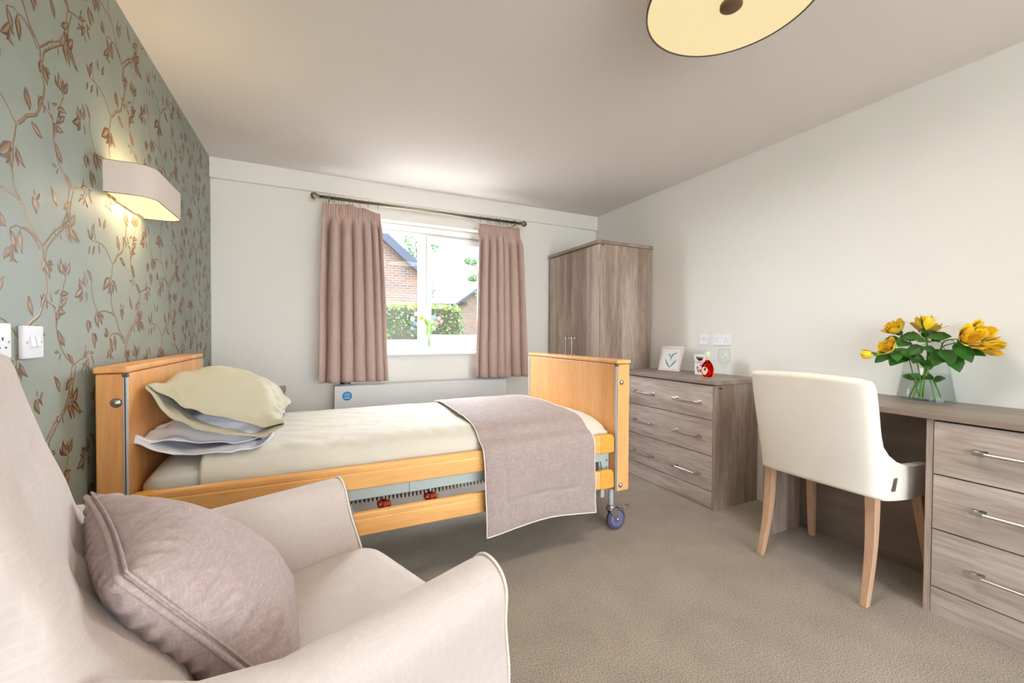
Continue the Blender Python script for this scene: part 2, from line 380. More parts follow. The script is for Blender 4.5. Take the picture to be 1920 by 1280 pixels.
# wallpaper print: thin raised bronze pattern lying on the left wall
WP_STEMS = [([(2.132,1.025),(2.128,1.085),(2.086,1.122),(2.057,1.164),(2.038,1.188),(2.015,1.219),(2.009,1.26),(2.013,1.315),(2.027,1.373)],5,3.5),([(2.038,1.188),(1.962,1.199),(1.919,1.193),(1.892,1.205),(1.867,1.254),(1.862,1.304),(1.856,1.319)],4.5,2),([(2.027,1.373),(1.968,1.424),(1.905,1.435),(1.872,1.431)],3.5,1.5),([(2.128,1.085),(2.184,1.137),(2.244,1.185),(2.277,1.29)],4,3),([(2.277,1.29),(2.365,1.315),(2.352,1.281)],3,1.5),([(2.119,1.078),(2.077,1.111),(2.021,1.118),(1.997,1.104)],2.5,1.2),([(1.905,1.432),(1.888,1.46),(1.886,1.482)],1.6,1),([(1.492,1.651),(1.533,1.69),(1.569,1.711),(1.597,1.761),(1.607,1.803),(1.597,1.852),(1.609,1.901)],7.5,4.5),([(1.609,1.901),(1.649,1.939),(1.701,1.981),(1.73,2.029),(1.755,2.102)],5.5,3.5),([(1.747,1.561),(1.705,1.588),(1.671,1.624),(1.655,1.666),(1.644,1.728),(1.612,1.75),(1.583,1.759)],4,2),([(1.655,1.686),(1.674,1.757),(1.702,1.819),(1.707,1.847)],1.6,1),([(1.567,1.914),(1.525,1.935),(1.495,1.927)],2.2,1.2)]
WP_LEAVES = [((1.872,1.431),(1.845,1.464),1.1),((1.872,1.438),(1.889,1.492),0.8),((1.934,1.49),(1.925,1.522),0.9),((1.955,1.488),(1.973,1.527),1.1),((1.858,1.411),(1.849,1.38),0.9),((1.891,1.416),(1.875,1.383),1),((1.921,1.428),(1.924,1.396),1),((2.072,1.444),(2.065,1.486),1),((2.093,1.411),(2.131,1.382),0.9),((2.12,1.46),(2.144,1.503),0.9),((2.264,1.19),(2.229,1.157),0.8),((2.264,1.182),(2.32,1.132),0.8),((2.254,1.182),(2.269,1.126),0.8),((2.206,1.215),(2.178,1.265),1),((2.239,1.216),(2.28,1.251),1.1),((2.007,1.321),(1.95,1.271),1.3),((2.023,1.316),(2.06,1.275),0.9),((2.01,1.308),(2.009,1.254),1.2),((1.806,1.262),(1.756,1.232),1.3),((1.806,1.261),(1.785,1.294),1.2),((1.82,1.268),(1.828,1.306),1.2),((1.805,1.254),(1.793,1.22),1),((1.826,1.256),(1.833,1.225),1),((1.859,1.319),(1.834,1.326),0.9),((1.868,1.292),(1.846,1.324),1),((1.895,1.192),(1.911,1.137),1.4),((1.919,1.187),(1.939,1.148),1.2),((1.837,1.164),(1.839,1.12),1.6),((1.867,1.121),(1.882,1.067),1.2),((2.088,1.212),(2.108,1.169),1.3),((2.109,1.206),(2.123,1.229),1),((2.097,1.216),(2.097,1.234),1),((1.982,1.104),(1.961,1.138),1.4),((1.997,1.104),(2.016,1.049),1),((2.004,1.059),(1.973,1.026),1.2),((2.23,1.02),(2.221,1.068),1.2),((2.379,1.013),(2.357,1.047),1),((2.14,1.055),(2.132,1.018),1.6),((2.353,1.285),(2.33,1.266),0.7),((2.368,1.29),(2.386,1.262),0.7),((2.342,1.313),(2.388,1.33),0.7),((2.185,1.503),(2.214,1.518),0.8),((2.201,1.399),(2.223,1.352),1.1),((2.288,1.291),(2.248,1.327),0.8),((1.542,1.705),(1.53,1.758),1),((1.601,1.855),(1.624,1.816),1.4),((1.615,1.862),(1.64,1.856),1.5),((1.547,1.679),(1.596,1.656),1),((1.585,1.754),(1.576,1.765),0.8),((1.606,1.747),(1.608,1.729),1.2),((1.613,1.744),(1.588,1.769),0.8),((1.634,1.748),(1.625,1.775),0.7),((1.66,1.719),(1.704,1.721),1.2),((1.661,1.729),(1.653,1.697),1.3),((1.682,1.741),(1.713,1.77),1.2),((1.672,1.775),(1.722,1.782),1),((1.702,1.832),(1.688,1.853),1.2),((1.711,1.836),(1.731,1.879),1.2),((1.705,1.851),(1.683,1.873),0.8),((1.695,1.621),(1.672,1.66),1.1),((1.668,1.604),(1.639,1.604),0.9),((1.673,1.601),(1.664,1.581),0.7),((1.727,2.0),(1.719,2.028),1),((1.736,1.988),(1.766,2.032),1.4),((1.729,1.984),(1.745,1.939),0.8),((1.746,1.984),(1.794,1.95),0.7),((1.655,1.941),(1.649,1.962),0.7),((1.679,1.955),(1.683,1.935),0.6),((1.821,2.107),(1.795,2.104),0.9),((1.843,2.122),(1.818,2.079),1),((1.849,2.136),(1.876,2.137),1.1),((1.856,2.13),(1.875,2.099),0.8),((1.495,1.925),(1.503,1.865),1.1),((1.469,1.886),(1.444,1.847),1),((1.469,1.88),(1.484,1.863),1.2),((1.456,1.851),(1.482,1.838),0.9),((1.811,2.13),(1.822,2.164),0.5),((1.636,1.743),(1.652,1.732),0.8)]

def wp_pattern():
    st, lf = MB(), MB()
    x0 = XL
    def inside(p): return .25 < p[0] < YW-.004 and .02 < p[1] < ZC-.004
    def ribbon(b, pts, wa, wb, h):
        n = len(pts)
        for i in range(n-1):
            p, q = pts[i], pts[i+1]
            if not (inside(p) and inside(q)): continue
            d = (q-p).normalized() if (q-p).length > 1e-6 else Vector((0,1))
            def nrm(j):
                t = (pts[min(j+1,n-1)]-pts[max(j-1,0)]).normalized(); return Vector((-t.y, t.x))
            w0 = wa+(wb-wa)*i/(n-1); w1 = wa+(wb-wa)*(i+1)/(n-1)
            n0, n1 = nrm(i), nrm(i+1); P = []
            for c_, nn, ww in ((p, n0, w0), (q, n1, w1)):
                P.append([Vector((x0+.0003, *(c_+nn*ww))), Vector((x0+h, *c_)), Vector((x0+.0003, *(c_-nn*ww)))])
            b.grid(P)
    def leaf(b, a, t, wd, h, bend):
        d = t-a; L = d.length; u = d/L; v = Vector((-u.y, u.x)); pts = []
        prof = [(0,0),(.15,.55),(.35,1),(.6,.85),(.82,.42),(1,0)]
        if not (inside(a) and inside(t)): return
        P = []
        for s, ww in prof:
            c_ = a+u*L*s+v*(bend*L*math.sin(PI*s)); W_ = ww*L*.19*wd
            P.append([Vector((x0+.0003, *(c_+v*W_))), Vector((x0+h, *(c_))), Vector((x0+.0003, *(c_-v*W_)))])
        b.grid(P)
    for i in range(-4, 7):
        for j in range(-5, 7):
            off = Vector((i*.541, j*.543 + (i % 2)*.2715))
            rnd = random.Random(i*31+j)
            for pts, wa, wb in WP_STEMS:
                cp = catmull([Vector((p[0], p[1], 0)) for p in pts], 6)
                cp = [Vector((p.x, p.y))+off+Vector((nz(p.x*60, p.y*60), nz(p.y*60, p.x*60, 3)))*.0035 for p in cp]
                k = .00056 if wa > 3 else .0007
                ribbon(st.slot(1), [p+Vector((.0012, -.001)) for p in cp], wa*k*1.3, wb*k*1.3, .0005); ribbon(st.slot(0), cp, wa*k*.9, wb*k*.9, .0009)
            for a, t, wd in WP_LEAVES:
                a = Vector(a)+off; t = Vector(t)+off; bd = rnd.uniform(-.1, .1)
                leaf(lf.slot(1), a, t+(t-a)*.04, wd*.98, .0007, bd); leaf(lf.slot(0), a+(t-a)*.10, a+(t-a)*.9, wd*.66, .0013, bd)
                if wd > 1.1 and (t-a).length > .03:   # ruffled blossom beside broad leaves
                    d = (t-a); v = Vector((-d.y, d.x))
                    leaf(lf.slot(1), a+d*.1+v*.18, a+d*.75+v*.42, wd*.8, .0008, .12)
    s_ = st.build('vine_print', [MT['vine'], MT['vine_dark']], wl, recalc=False, merge=False); s_['kind'] = 'structure'
    l_ = lf.build('leaf_print', [MT['vine'], MT['vine_dark']], wl, recalc=False, merge=False); l_['kind'] = 'structure'
wp_pattern()

# window
wy0, wy1 = 3.74, 3.80
fr = MB()
fr.box(WX0, WX1, wy0, wy1, 2.014, WZ1).box(WX0, WX1, wy0, wy1, WZ0, 1.064).box(WX0, WX0+.07, wy0, wy1, 1.064, 2.014).box(WX1-.05, WX1, wy0, wy1, 1.064, 2.014).box(.848, .915, wy0, wy1, 1.064, 2.014)
win = struct(fr.build('window_1', MT['upvc'], bevel=.004), 'white window with a fixed left pane and an opening right sash')
sx0, sx1, sz0, sz1 = .917, 1.478, 1.066, 2.012
sb = MB().box(sx0, .960, wy0-.012, wy1-.01, sz0, sz1).box(1.432, sx1, wy0-.012, wy1-.01, sz0, sz1).box(.960, 1.432, wy0-.012, wy1-.01, sz0, 1.116).box(.960, 1.432, wy0-.012, wy1-.01, 1.958, sz1)
sash = sb.build('window_sash', MT['upvc'], win, bevel=.004)
MB().box(WX0+.06, .86, 3.768, 3.774, 1.055, 2.02).build('window_pane', MT['pane'], win)
MB().box(.95, 1.44, 3.766, 3.772, 1.105, 1.966).build('window_pane', MT['pane'], win)
hb = MB().box(.926, .944, 3.715, 3.73, 1.50, 1.565).tube([(.935, 3.712, 1.56), (.937, 3.69, 1.55), (.938, 3.685, 1.46)], [.008, .008, .006], 8)
hb.build('window_handle', MT['white_plastic'], win, smooth=True)
MB().box(.25, 1.53, 3.728, 3.74, 2.03, 2.034).build('trickle_line', MT['frame_grey'], win)
MB().box(.20, 1.58, 3.555, 3.63, .940, .966).box(WX0, WX1, 3.63, 3.745, .940, .966).build('window_sill', MT['upvc'], win, bevel=.005, bseg=3)

# ================================================================ OUTSIDE (beyond the window)
struct(MB().box(-30, 40, 6.9, 70, -.3, -.2).build('ground', MT['grass']), 'lawn beyond the hedge', 'ground')
struct(MB().box(-30, 40, YW+.28, 6.9, -.3, -.2).build('path', MT['paving']), 'unseen pale paving added below the window to bounce light onto the ceiling', 'ground')  # added out of view as a pale reflector for the ceiling
struct(MB().box(-30, 40, -30, YB-.12, -.3, -.2).build('bounce_paving_back', MT['paving']), 'unseen pale paving added past the open end to bounce light inside', 'ground')  # out of view; pale ground added to bounce neutral daylight into the room
def leaf_cloud(b, cx, cy, cz, rx, ry, rz, n, size, rnd, shell=True, box=False):
    for _ in range(n):
        if box:
            u = rnd.random()
            if u < .55: p = Vector((cx+rnd.uniform(-rx, rx), cy-ry+rnd.uniform(-.06, .05), cz+rnd.uniform(-rz, rz)))
            elif u < .8: p = Vector((cx+rnd.uniform(-rx, rx), cy+rnd.uniform(-ry, ry), cz+rz+rnd.uniform(-.05, .05)))
            else: p = Vector((cx+rx*rnd.choice((-1, 1))+rnd.uniform(-.05, .05), cy+rnd.uniform(-ry, ry), cz+rnd.uniform(-rz, rz)))
        else:
            d = Vector((rnd.gauss(0,1), rnd.gauss(0,1), rnd.gauss(0,1))).normalized()
            r = rnd.uniform(.55, 1.0); p = Vector((cx+d.x*rx*r, cy+d.y*ry*r, cz+d.z*rz*r))
        a = Vector((rnd.gauss(0,1), rnd.gauss(0,1), rnd.gauss(0,1))).normalized(); c_ = a.cross(Vector((rnd.gauss(0,1), rnd.gauss(0,1), rnd.gauss(0,1)))).normalized()
        s = size*rnd.uniform(.6, 1.3)
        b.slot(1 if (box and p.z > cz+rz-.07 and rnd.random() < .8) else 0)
        b.add([p-a*s, p+c_*s*.5, p+a*s, p-c_*s*.5], [(0,1,2,3)])
rnd = random.Random(3)
hd = thing('hedge', (1.0, 7.4, -.2), 'clipped green hedge with pale new growth on top outside the window', 'hedge')
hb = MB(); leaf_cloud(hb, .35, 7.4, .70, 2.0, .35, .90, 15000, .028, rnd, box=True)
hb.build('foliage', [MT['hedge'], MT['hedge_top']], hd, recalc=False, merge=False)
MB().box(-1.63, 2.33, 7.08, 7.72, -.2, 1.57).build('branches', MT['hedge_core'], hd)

# brick gable house: right corner x=2.9 at y=13, eaves 3.19, verge climbing to the left
hs = thing('house', (0, 14, -.2), 'red brick gable end of a neighbouring house, left pane', 'house')
xe, ze = 2.90, 3.10; sl = .86
gx = -1.6; zr = ze+sl*(xe-gx)
MB().prism([(2*gx-xe, 13, -.2), (xe, 13, -.2), (xe, 13, ze), (gx, 13, zr), (2*gx-xe, 13, ze)], (0, 8, 0)).build('wall', MT['brick'], hs)
nrm = Vector((sl, 0, 1)).normalized()*.16
for sgn in (1, -1):
    p0 = Vector((gx, 12.75, zr)); p1 = Vector((gx+sgn*(xe-gx+.28), 12.75, ze-sl*.28)); nn = Vector((nrm.x*sgn, 0, nrm.z))
    MB().prism([p0, p1, p1+nn, p0+nn*1.1], (0, 8.5, 0)).build('roof', MT['roof'], hs)
    MB().prism([p0-nn*.5, p1-nn*.5, p1+nn*1.02, p0+nn*1.12], (0, -.05, 0)).build('bargeboard', MT['fascia'], hs)
# far house with grey roof and red gable
h2 = thing('house', (8, 26, -.2), 'distant red brick house with grey tiled roof, seen through the right pane', 'house')
MB().box(5.9, 8.3, 25, 31, -.2, 3.05).prism([(7.9, 24.9, -.2), (10.5, 24.9, -.2), (10.5, 24.9, 2.9), (9.2, 24.9, 3.85), (7.9, 24.9, 2.9)], (0, 6, 0)).build('wall', MT['brick'], h2)
MB().prism([(5.6, 24.7, 2.95), (8.7, 24.7, 3.0), (8.5, 26.6, 4.05), (7.0, 26.6, 3.95)], (0, .1, .1)).prism([(7.7, 24.6, 2.78), (9.2, 24.6, 3.88), (10.7, 24.6, 2.78), (10.7, 24.6, 2.9), (9.2, 24.6, 4.0), (7.7, 24.6, 2.9)], (0, 6, 0)).build('roof', MT['roof'], h2)
MB().prism([(7.65, 24.5, 2.72), (9.2, 24.5, 3.86), (9.2, 24.5, 4.03), (7.65, 24.5, 2.9)], (0, .08, 0)).build('bargeboard', MT['fascia'], h2)
MB().prism([(10.75, 24.5, 2.72), (9.2, 24.5, 3.86), (9.2, 24.5, 4.03), (10.75, 24.5, 2.9)], (0, .08, 0)).build('bargeboard', MT['fascia'], h2)
def tree(name, base, trunk_h, blobs, n, size, label, seed, droop=False):
    rnd = random.Random(seed); t = thing(name, base, label, 'tree'); b = MB()
    for (x, y, z, r, rz_) in blobs: leaf_cloud(b, x, y, z, r, r, rz_, n, size, rnd)
    b.build('foliage', [MT['tree'], MT['tree']], t, recalc=False, merge=False)
    tb = MB(); bx_, by_, bz_ = base; tb.tube([(bx_, by_, bz_), (bx_+.05, by_, bz_+trunk_h*.5), (bx_, by_, bz_+trunk_h)], [.18, .13, .06], 8)
    for (x, y, z, r, rz_) in blobs: tb.tube([(bx_, by_, bz_+trunk_h*.7), ((x+bx_)/2, y, (z+bz_+trunk_h*.7)/2+.2), (x, y, z)], [.07, .05, .02], 6)
    tb.build('trunk', MT['bark'], t, smooth=True)
tree('tree', (4.1, 17, -.2), 3.2, [(3.7, 17, 4.9, .5, 1.0), (4.0, 17, 3.4, .6, 1.1), (3.9, 17, 2.0, .6, .9), (4.4, 17, 5.3, .45, .9), (3.8, 17, 1.1, .5, .8)], 2000, .05, 'pale green birch tree beside the brick gable', 5)
tree('tree', (5.6, 13, -.2), 2.6, [(5.3, 13, 3.3, .35, .32), (4.75, 13, 3.55, .35, .13), (4.85, 13, 3.0, .3, .12), (5.2, 13, 2.5, .35, .4), (5.0, 13, 4.1, .12, .25), (5.5, 13, 2.9, .4, .6)], 700, .045, 'grey green tree with reaching branches, right edge of the window', 6)
# ================================================================ CURTAINS and POLE
pole = thing('curtain_pole', (.9, 3.49, 2.17), 'brushed nickel curtain pole with ball finials above the window', 'curtain pole')
PY, PZ = 3.49, 2.168
MB().cyl((.03, PY, PZ), (1.75, PY, PZ), .0125, 16).build('rod', MT['nickel'], pole, smooth=True)
for sx, x in ((-1, .03), (1, 1.75)):
    MB().lathe((x, PY, PZ), [(0, sx*.062), (.012, sx*.060), (.022, sx*.052), (.027, sx*.038), (.025, sx*.025), (.016, sx*.014), (.0125, sx*.008), (.017, sx*.004), (.017, 0), (.0, 0)], 20, 'x').build('finial', MT['nickel'], pole, smooth=True)
for x in (.10, 1.69):
    MB().cyl((x, PY, PZ-.02), (x, YW, PZ-.03), .007, 10).cyl((x, YW-.008, PZ-.03), (x, YW, PZ-.03), .025, 18).tube([(x, PY+.018*math.cos(t), PZ+.018*math.sin(t)) for t in [k*PI/8 for k in range(16)]], .004, 6, closed=True).build('bracket', MT['nickel'], pole, smooth=True)
RL = [.075, .125, .140, .165, .185, .205, .245, .27, .325, .385, .46]
RR = [1.345, 1.415, 1.435, 1.50, 1.525, 1.54, 1.575, 1.60, 1.615, 1.66]
def ring(x, parent):
    return MB().tube([(x+.002*math.sin(a), PY+.019*math.cos(a), PZ-.004+.021*math.sin(a)) for a in [k*PI/9 for k in range(18)]], .0017, 6, closed=True).tube([(x, PY-.003, PZ-.025), (x, PY-.004, PZ-.045)], .0012, 5).build('curtain_ring', MT['nickel'], parent, smooth=True)
def curtain(xa0, xa1, xb0, xb1, folds, seed, label, rings, sag, zb):
    """xa: extent at heading, xb: extent at hem"""
    t = thing('curtain', ((xa0+xa1)/2, 3.49, 2.12), label, 'curtain', 'mauve curtains at the window')
    rnd = random.Random(seed); N = folds*22; R = 44; P = []
    ph = [rnd.uniform(-.3, .3) for _ in range(folds+2)]; am = [rnd.uniform(.6, 1.3) for _ in range(folds+2)]
    wf = [rnd.uniform(.7, 1.35) for _ in range(folds)]; tot = sum(wf); cum = [0]
    for q in wf: cum.append(cum[-1]+q/tot)
    hemz = [rnd.uniform(-.004, .004) for _ in range(folds+1)]
    for r in range(R+1):
        v = r/R; row = []
        for i in range(N+1):
            u = i/N; k = max(j for j in range(folds) if cum[j] <= u+1e-9); lt = (u-cum[k])/(cum[k+1]-cum[k])
            x = (xa0+(xa1-xa0)*u)*(1-v**.7)+(xb0+(xb1-xb0)*u)*v**.7
            head = 1-sstep(.045, .13, v)
            big = math.cos(2*PI*lt+ph[k]*math.sin(PI*lt)); big = math.copysign(abs(big)**.7, big)
            amp = (.046+.014*v)*(am[k]*(1-lt)+am[k+1]*lt)
            y = -amp*big*(1-head) + head*.007*math.cos(2*PI*u*folds*4+3*nz(u*9, seed))
            y += head*.012*nz(u*14, seed, 2)
            x += (1-head)*.013*math.sin(2*PI*lt)*(1+v)*.8 + .004*nz(u*20, v*3, seed)
            ztop = 2.128+sag(u)
            z = ztop+(zb+hemz[k]*v-ztop)*v
            pinch = math.exp(-((v-.062)/.012)**2); y += pinch*.006
            row.append((x, 3.480+y*(1 if y < 0 else .75), z))
        P.append(row)
    MB().grid(P).build('drape', MT['curtain'], t, smooth=True, solid=.003)
    for x in rings: ring(x, t)
    return t
curtain(.055, .475, .02, .53, 6, 11, 'mauve linen curtain hanging at the left side of the window', RL, lambda u: -.004-.014*math.sin(PI*max(0, min(1, (u-.38)/.30)))-.035*sstep(.62, 1.0, u)+.02*sstep(.3,.5,u)*(1-sstep(.5,.62,u)), .742)
curtain(1.325, 1.735, 1.29, 1.80, 6, 23, 'mauve linen curtain hanging at the right side of the window', RR, lambda u: -.012, .728)

# ================================================================ RADIATOR COVER
rc = thing('radiator', (.9, 3.57, .35), 'white flat fronted radiator cover below the window', 'radiator')
MB().box(.133, 1.612, 3.495, YW-.003, .10, .708).build('casing', MT['rad'], rc, bevel=.004)
MB().box(.16, 1.585, 3.54, 3.60, .7085, .712).build('grille', MT['frame_grey'], rc)
stk = tag(MB().cyl((.226, 3.4945, .628), (.226, 3.4935, .628), .036, 36).build('round_sticker', MT['blue']), 'round blue sticker on the white radiator cover', 'sticker')
MB().box(.206, .246, 3.4930, 3.4935, .610, .616).build('text_bar', MT['white_plastic'], stk)
arc = MB()
for k, (zz, hw) in enumerate(((.648, .013), (.641, .019), (.634, .022), (.627, .024))): arc.box(.226-hw, .226+hw, 3.4931, 3.4935, zz-.0018, zz+.0018)
arc.build('small_print', MT['pale_blue'], stk)
cb = MB()
for k in range(4):
    a0 = k*1.3; cb.tube([(.215+.035*math.cos(a0+t*.7)*(1+.2*k), 3.555+.025*math.sin(a0+t*.7), .728+.010*k*.6+.006*math.sin(t*2)) for t in range(10)], .0055, 8)
tag(cb.build('cable', MT['black'], smooth=True), 'black coiled cable lying on top of the radiator cover', 'cable')

# ================================================================ BED
bed = thing('hospital_bed', (.47, 2.31, 0), 'adjustable care bed with beech end boards and side rails', 'bed')
BY0, BY1 = 1.80, 2.84
def endboard(name, x0, x1, z0, z1, inner):
    """inner=+1: board face toward +x (headboard)"""
    b = MB().box(x0, x1, BY0, BY1, z0, z1-.022).build(name, MT['beech'], bed, bevel=.006, bseg=3)
    MB().prism([(x0-.004, BY0-.006, z1-.020), (x1+.004, BY0-.006, z1-.020), (x1+.004, BY1+.006, z1-.020), (x0-.004, BY1+.006, z1-.020)], (0, 0, .022)).build('top_cap', MT['beech'], b, bevel=.006, bseg=3)
    xs = x1 if inner > 0 else x0
    for ya, yb in ((BY0-.002, BY0+.010), (BY1-.010, BY1+.002)): MB().box(xs-.005, xs+.005, ya, yb, z0, z1-.03).build('edge_channel', MT['alu'], b)
    MB().box(xs-.001, xs+.001, BY0-.004, BY0-.001, z0+.0, z1-.03).build('channel_groove', MT['black'], b)
    MB().box(xs-.007, xs+.007, BY0-.004, BY0+.012, z1-.034, z1-.020).build('corner_block', MT['trim_dark'], b)
    return b
hb_ = endboard('headboard', -.652, -.575, .22, 1.005, 1)
fb_ = endboard('footboard', 1.505, 1.594, .25, .980, -1)
def bolt(x, z, r, par, label):
    o = MB().lathe((x, BY0, z), [(r*1.35, .0), (r*1.35, -.002), (r*1.12, -.003)], 20, 'y').build('bolt_ring', MT['trim_dark'], par, smooth=True)
    o = MB().lathe((x, BY0, z), [(r*1.12, -.0028), (r*.9, -.006), (r*.5, -.009), (0, -.010)], 20, 'y').build('bolt_head', MT['steel'], par, smooth=True)
bolt(-.598, .886, .0115, hb_, ''); bolt(1.536, .857, .010, fb_, ''); bolt(1.534, .283, .010, fb_, '')
def rail(z0, z1):
    zm = z1-.026
    prof = [(1.818, z0), (1.818, z1-.006), (1.812, z1), (1.804, z1), (1.797, z1-.004), (1.794, z1-.010), (1.794, zm+.001), (1.797, zm-.001), (1.795, zm-.004), (1.792, zm-.008), (1.792, z0+.004), (1.795, z0)]
    r = MB().prism([(-.506, y, z) for y, z in prof], (1.90, 0, 0)).build('side_rail', MT['beech_x'], bed, bevel=.0015)
    for xa, xb in ((-.574, -.502), (1.392, 1.486)):
        q = MB()
        P = []
        for t in range(9):
            s = t/8; xx = xa+(xb-xa)*s if xa < 0 else xa+(xb-xa)*s
            e = (1-s) if xa < 0 else s
            drop = .006*e*e+(.018*max(0, (e-.8)/.2)**2); P.append([(xx, 1.822, z0-.004+drop*.3), (xx, 1.822, z1+.002-drop), (xx, 1.800, z1+.004-drop), (xx, 1.790+drop*.3, z1-.006-drop), (xx, 1.788+drop*.3, z0+.002+drop*.3), (xx, 1.793, z0-.004+drop*.3)])
        q.grid(P, closed_v=True); q.add(P[0], [tuple(range(6))]); q.add(P[-1], [tuple(reversed(range(6)))])
        q.build('end_cap', MT['amber_plastic'], r, bevel=.003)
rail(.478, .575); rail(.283, .380)
fr_ = MB().box(-.50, 1.45, 1.845, 1.885, .415, .462).box(-.50, 1.45, 2.755, 2.795, .415, .462).build('chassis', MT['frame_grey'], bed, bevel=.004)
for xj in (.3765, 1.0): MB().box(xj, xj+.0015, 1.8435, 1.8455, .416, .461).build('joint_line', MT['black'], fr_)
MB().box(-.45, 1.44, 1.90, 2.75, .425, .455).build('mattress_deck', MT['frame_grey'], bed, bevel=.004)
MB().prism([(1.40, 1.86, .458), (1.50, 1.86, .458), (1.50, 1.86, .30), (1.475, 1.86, .30), (1.44, 1.86, .425), (1.40, 1.86, .43)], (0, .012, 0)).box(1.44, 1.50, 1.872, 1.90, .30, .458).build('corner_bracket', MT['frame_grey'], bed, bevel=.002)
for zb in (.415, .375): MB().cyl((1.482, 1.8595, zb), (1.482, 1.856, zb), .006, 12).build('bracket_bolt', MT['steel'], bed, smooth=True)
MB().box(1.478, 1.502, 1.90, 2.76, .185, .24).box(-.565, -.54, 1.88, 2.76, .13, .24).box(.2, .6, 2.28, 2.34, .26, .40).tube([(1.40, 2.31, .43), (.9, 2.31, .30), (.5, 2.31, .32), (-.4, 2.31, .43)], .02, 8).build('undercarriage', MT['frame_grey'], bed, bevel=.002)
def castor(x, y, sgn):
    p = thing_part('castor', (x, y, 0), bed)
    c_ = (x+.035*sgn, y-.0, .0625)
    MB().cyl((x, y, .14), (x, y, .26), .0135, 16).build('stem', MT['frame_grey'], p, smooth=True)
    MB().lathe((x, y, .128), [(0, .022), (.018, .022), (.024, .016), (.027, .012), (.027, .004), (.022, .002), (.026, -.004), (.022, -.010), (0, -.010)], 24).build('swivel', MT['steel'], p, smooth=True)
    for s in (-1, 1):
        yy = y+s*.019
        MB().prism([(x-.026*sgn, yy, .128), (x+.030*sgn, yy, .128), (x+.046*sgn, yy, .060), (x+.040*sgn, yy, .048), (x+.028*sgn, yy, .048)], (0, s*.003, 0)).build('fork', MT['steel'], p, bevel=.002)
    MB().lathe(c_, [(.030, -.017), (.046, -.017), (.0475, -.014), (.0475, -.012)], 40, 'y').lathe(c_, [(.0475, .012), (.046, .017), (.03, .017)], 40, 'y').lathe(c_, [(0, -.0165), (.03, -.017)], 40, 'y').lathe(c_, [(0, .0165), (.03, .017)], 40, 'y').build('wheel', MT['wheel'], p, smooth=True)
    MB().lathe(c_, [(.0475, -.0135), (.055, -.014), (.0605, -.009), (.0625, 0), (.0605, .009), (.055, .014), (.0475, .0135), (.0475, -.0135)], 40, 'y').build('tyre', MT['tyre'], p, smooth=True)
    MB().lathe(c_, [(0, -.027), (.006, -.026), (.008, -.022), (.008, -.018)], 16, 'y').build('axle_bolt', MT['steel'], p, smooth=True)
    MB().prism([(x+.01*sgn, y-.014, .124), (x+.09*sgn, y-.014, .112), (x+.105*sgn, y-.012, .120), (x+.135*sgn, y-.012, .124), (x+.135*sgn, y-.012, .118), (x+.110*sgn, y-.012, .111), (x+.085*sgn, y-.014, .104), (x+.01*sgn, y-.014, .114)], (0, .028, 0)).box(*( (x+.05*sgn, x+.075*sgn) if sgn > 0 else (x+.075*sgn, x+.05*sgn)), y-.008, y+.008, .118, .130).build('brake_pedal', MT['steel'], p, bevel=.002)
def thing_part(name, loc, parent):
    o = bpy.data.objects.new(name, None); C.objects.link(o); o.parent = parent; o.location = Vector(loc)-world_loc(parent); o.empty_display_size = .05
    return o
castor(1.530, 1.875, 1); castor(1.530, 2.765, 1); castor(-.545, 1.875, -1); castor(-.545, 2.765, -1)
coil = MB(); n = 46*10
coil.tube([(.02+.80*k/n, 1.868+.011*math.cos(2*PI*k/10), .404+.013*math.sin(2*PI*k/10)+.004*math.sin(k/n*9)) for k in range(n)], .0022, 5)
coil.build('coiled_cable', MT['black'], bed, smooth=True)
for x in (.270, .476):
    kb = MB(); P = []
    for i, (zz, rr) in enumerate(((.390, .012), (.386, .030), (.372, .033), (.362, .027), (.358, .010))):
        P.append([(x+rr*(1-.16*(1+math.cos(6*a)))*math.cos(a), 1.862+rr*(1-.16*(1+math.cos(6*a)))*math.sin(a), zz) for a in [2*PI*k/48 for k in range(48)]])
    kb.grid(P, closed_v=True).build('clamp_knob', MT['red_plastic'], bed, smooth=True)
    MB().cyl((x, 1.862, .385), (x, 1.862, .418), .006, 10).build('knob_screw', MT['steel'], bed, smooth=True)

# mattress: superellipsoid-like soft slab
def slab(x0, x1, y0, y1, z0, ztop, rnd_r, seed, wr=.004, nx=70, ny=40, drop=None):
    """closed soft block as a shell of cross sections along x"""
    P = []
    for i in range(nx+1):
        s = i/nx; x = x0+(x1-x0)*s
        e = min(s*(x1-x0), (1-s)*(x1-x0)); k = math.sqrt(max(0, 1-max(0, 1-e/rnd_r)**2)); row = []
        for j in range(ny):
            a = 2*PI*j/ny; ca, sa = math.cos(a), math.sin(a); pw = .34
            yy = math.copysign(abs(ca)**pw, ca); zz = math.copysign(abs(sa)**pw, sa)
            h = ztop(x)-z0; hy = (y1-y0)/2-(1-k)*.035
            y = (y0+y1)/2+yy*hy; hh = h*(.72+.28*k) if zz > 0 else h
            dome = 1-.16*abs(yy)**3 if zz > 0 else 1
            z = z0+h/2+zz*(hh-h/2 if zz > 0 else h/2)*dome
            q = wr*nz(x*5, y*6, seed)+wr*.6*nz(x*14, y*9, seed+4)
            z += q*(1 if zz > .3 else 0); y += q*1.2*(1 if abs(yy) > .9 else 0)*(1 if yy > 0 else -1)
            row.append((x, y, z))
        P.append(row)
    b = MB().grid(P, closed_v=True); b.add(P[0], [tuple(range(ny))]); b.add(P[-1], [tuple(reversed(range(ny)))])
    return b
ztop = lambda x: .652+.006*math.sin(x*3)
tag(slab(-.555, 1.470, 1.845, 2.785, .465, ztop, .09, 1, wr=.002).build('mattress', MT['mattress'], smooth=True), 'pale grey mattress showing at the head end of the bed', 'mattress')
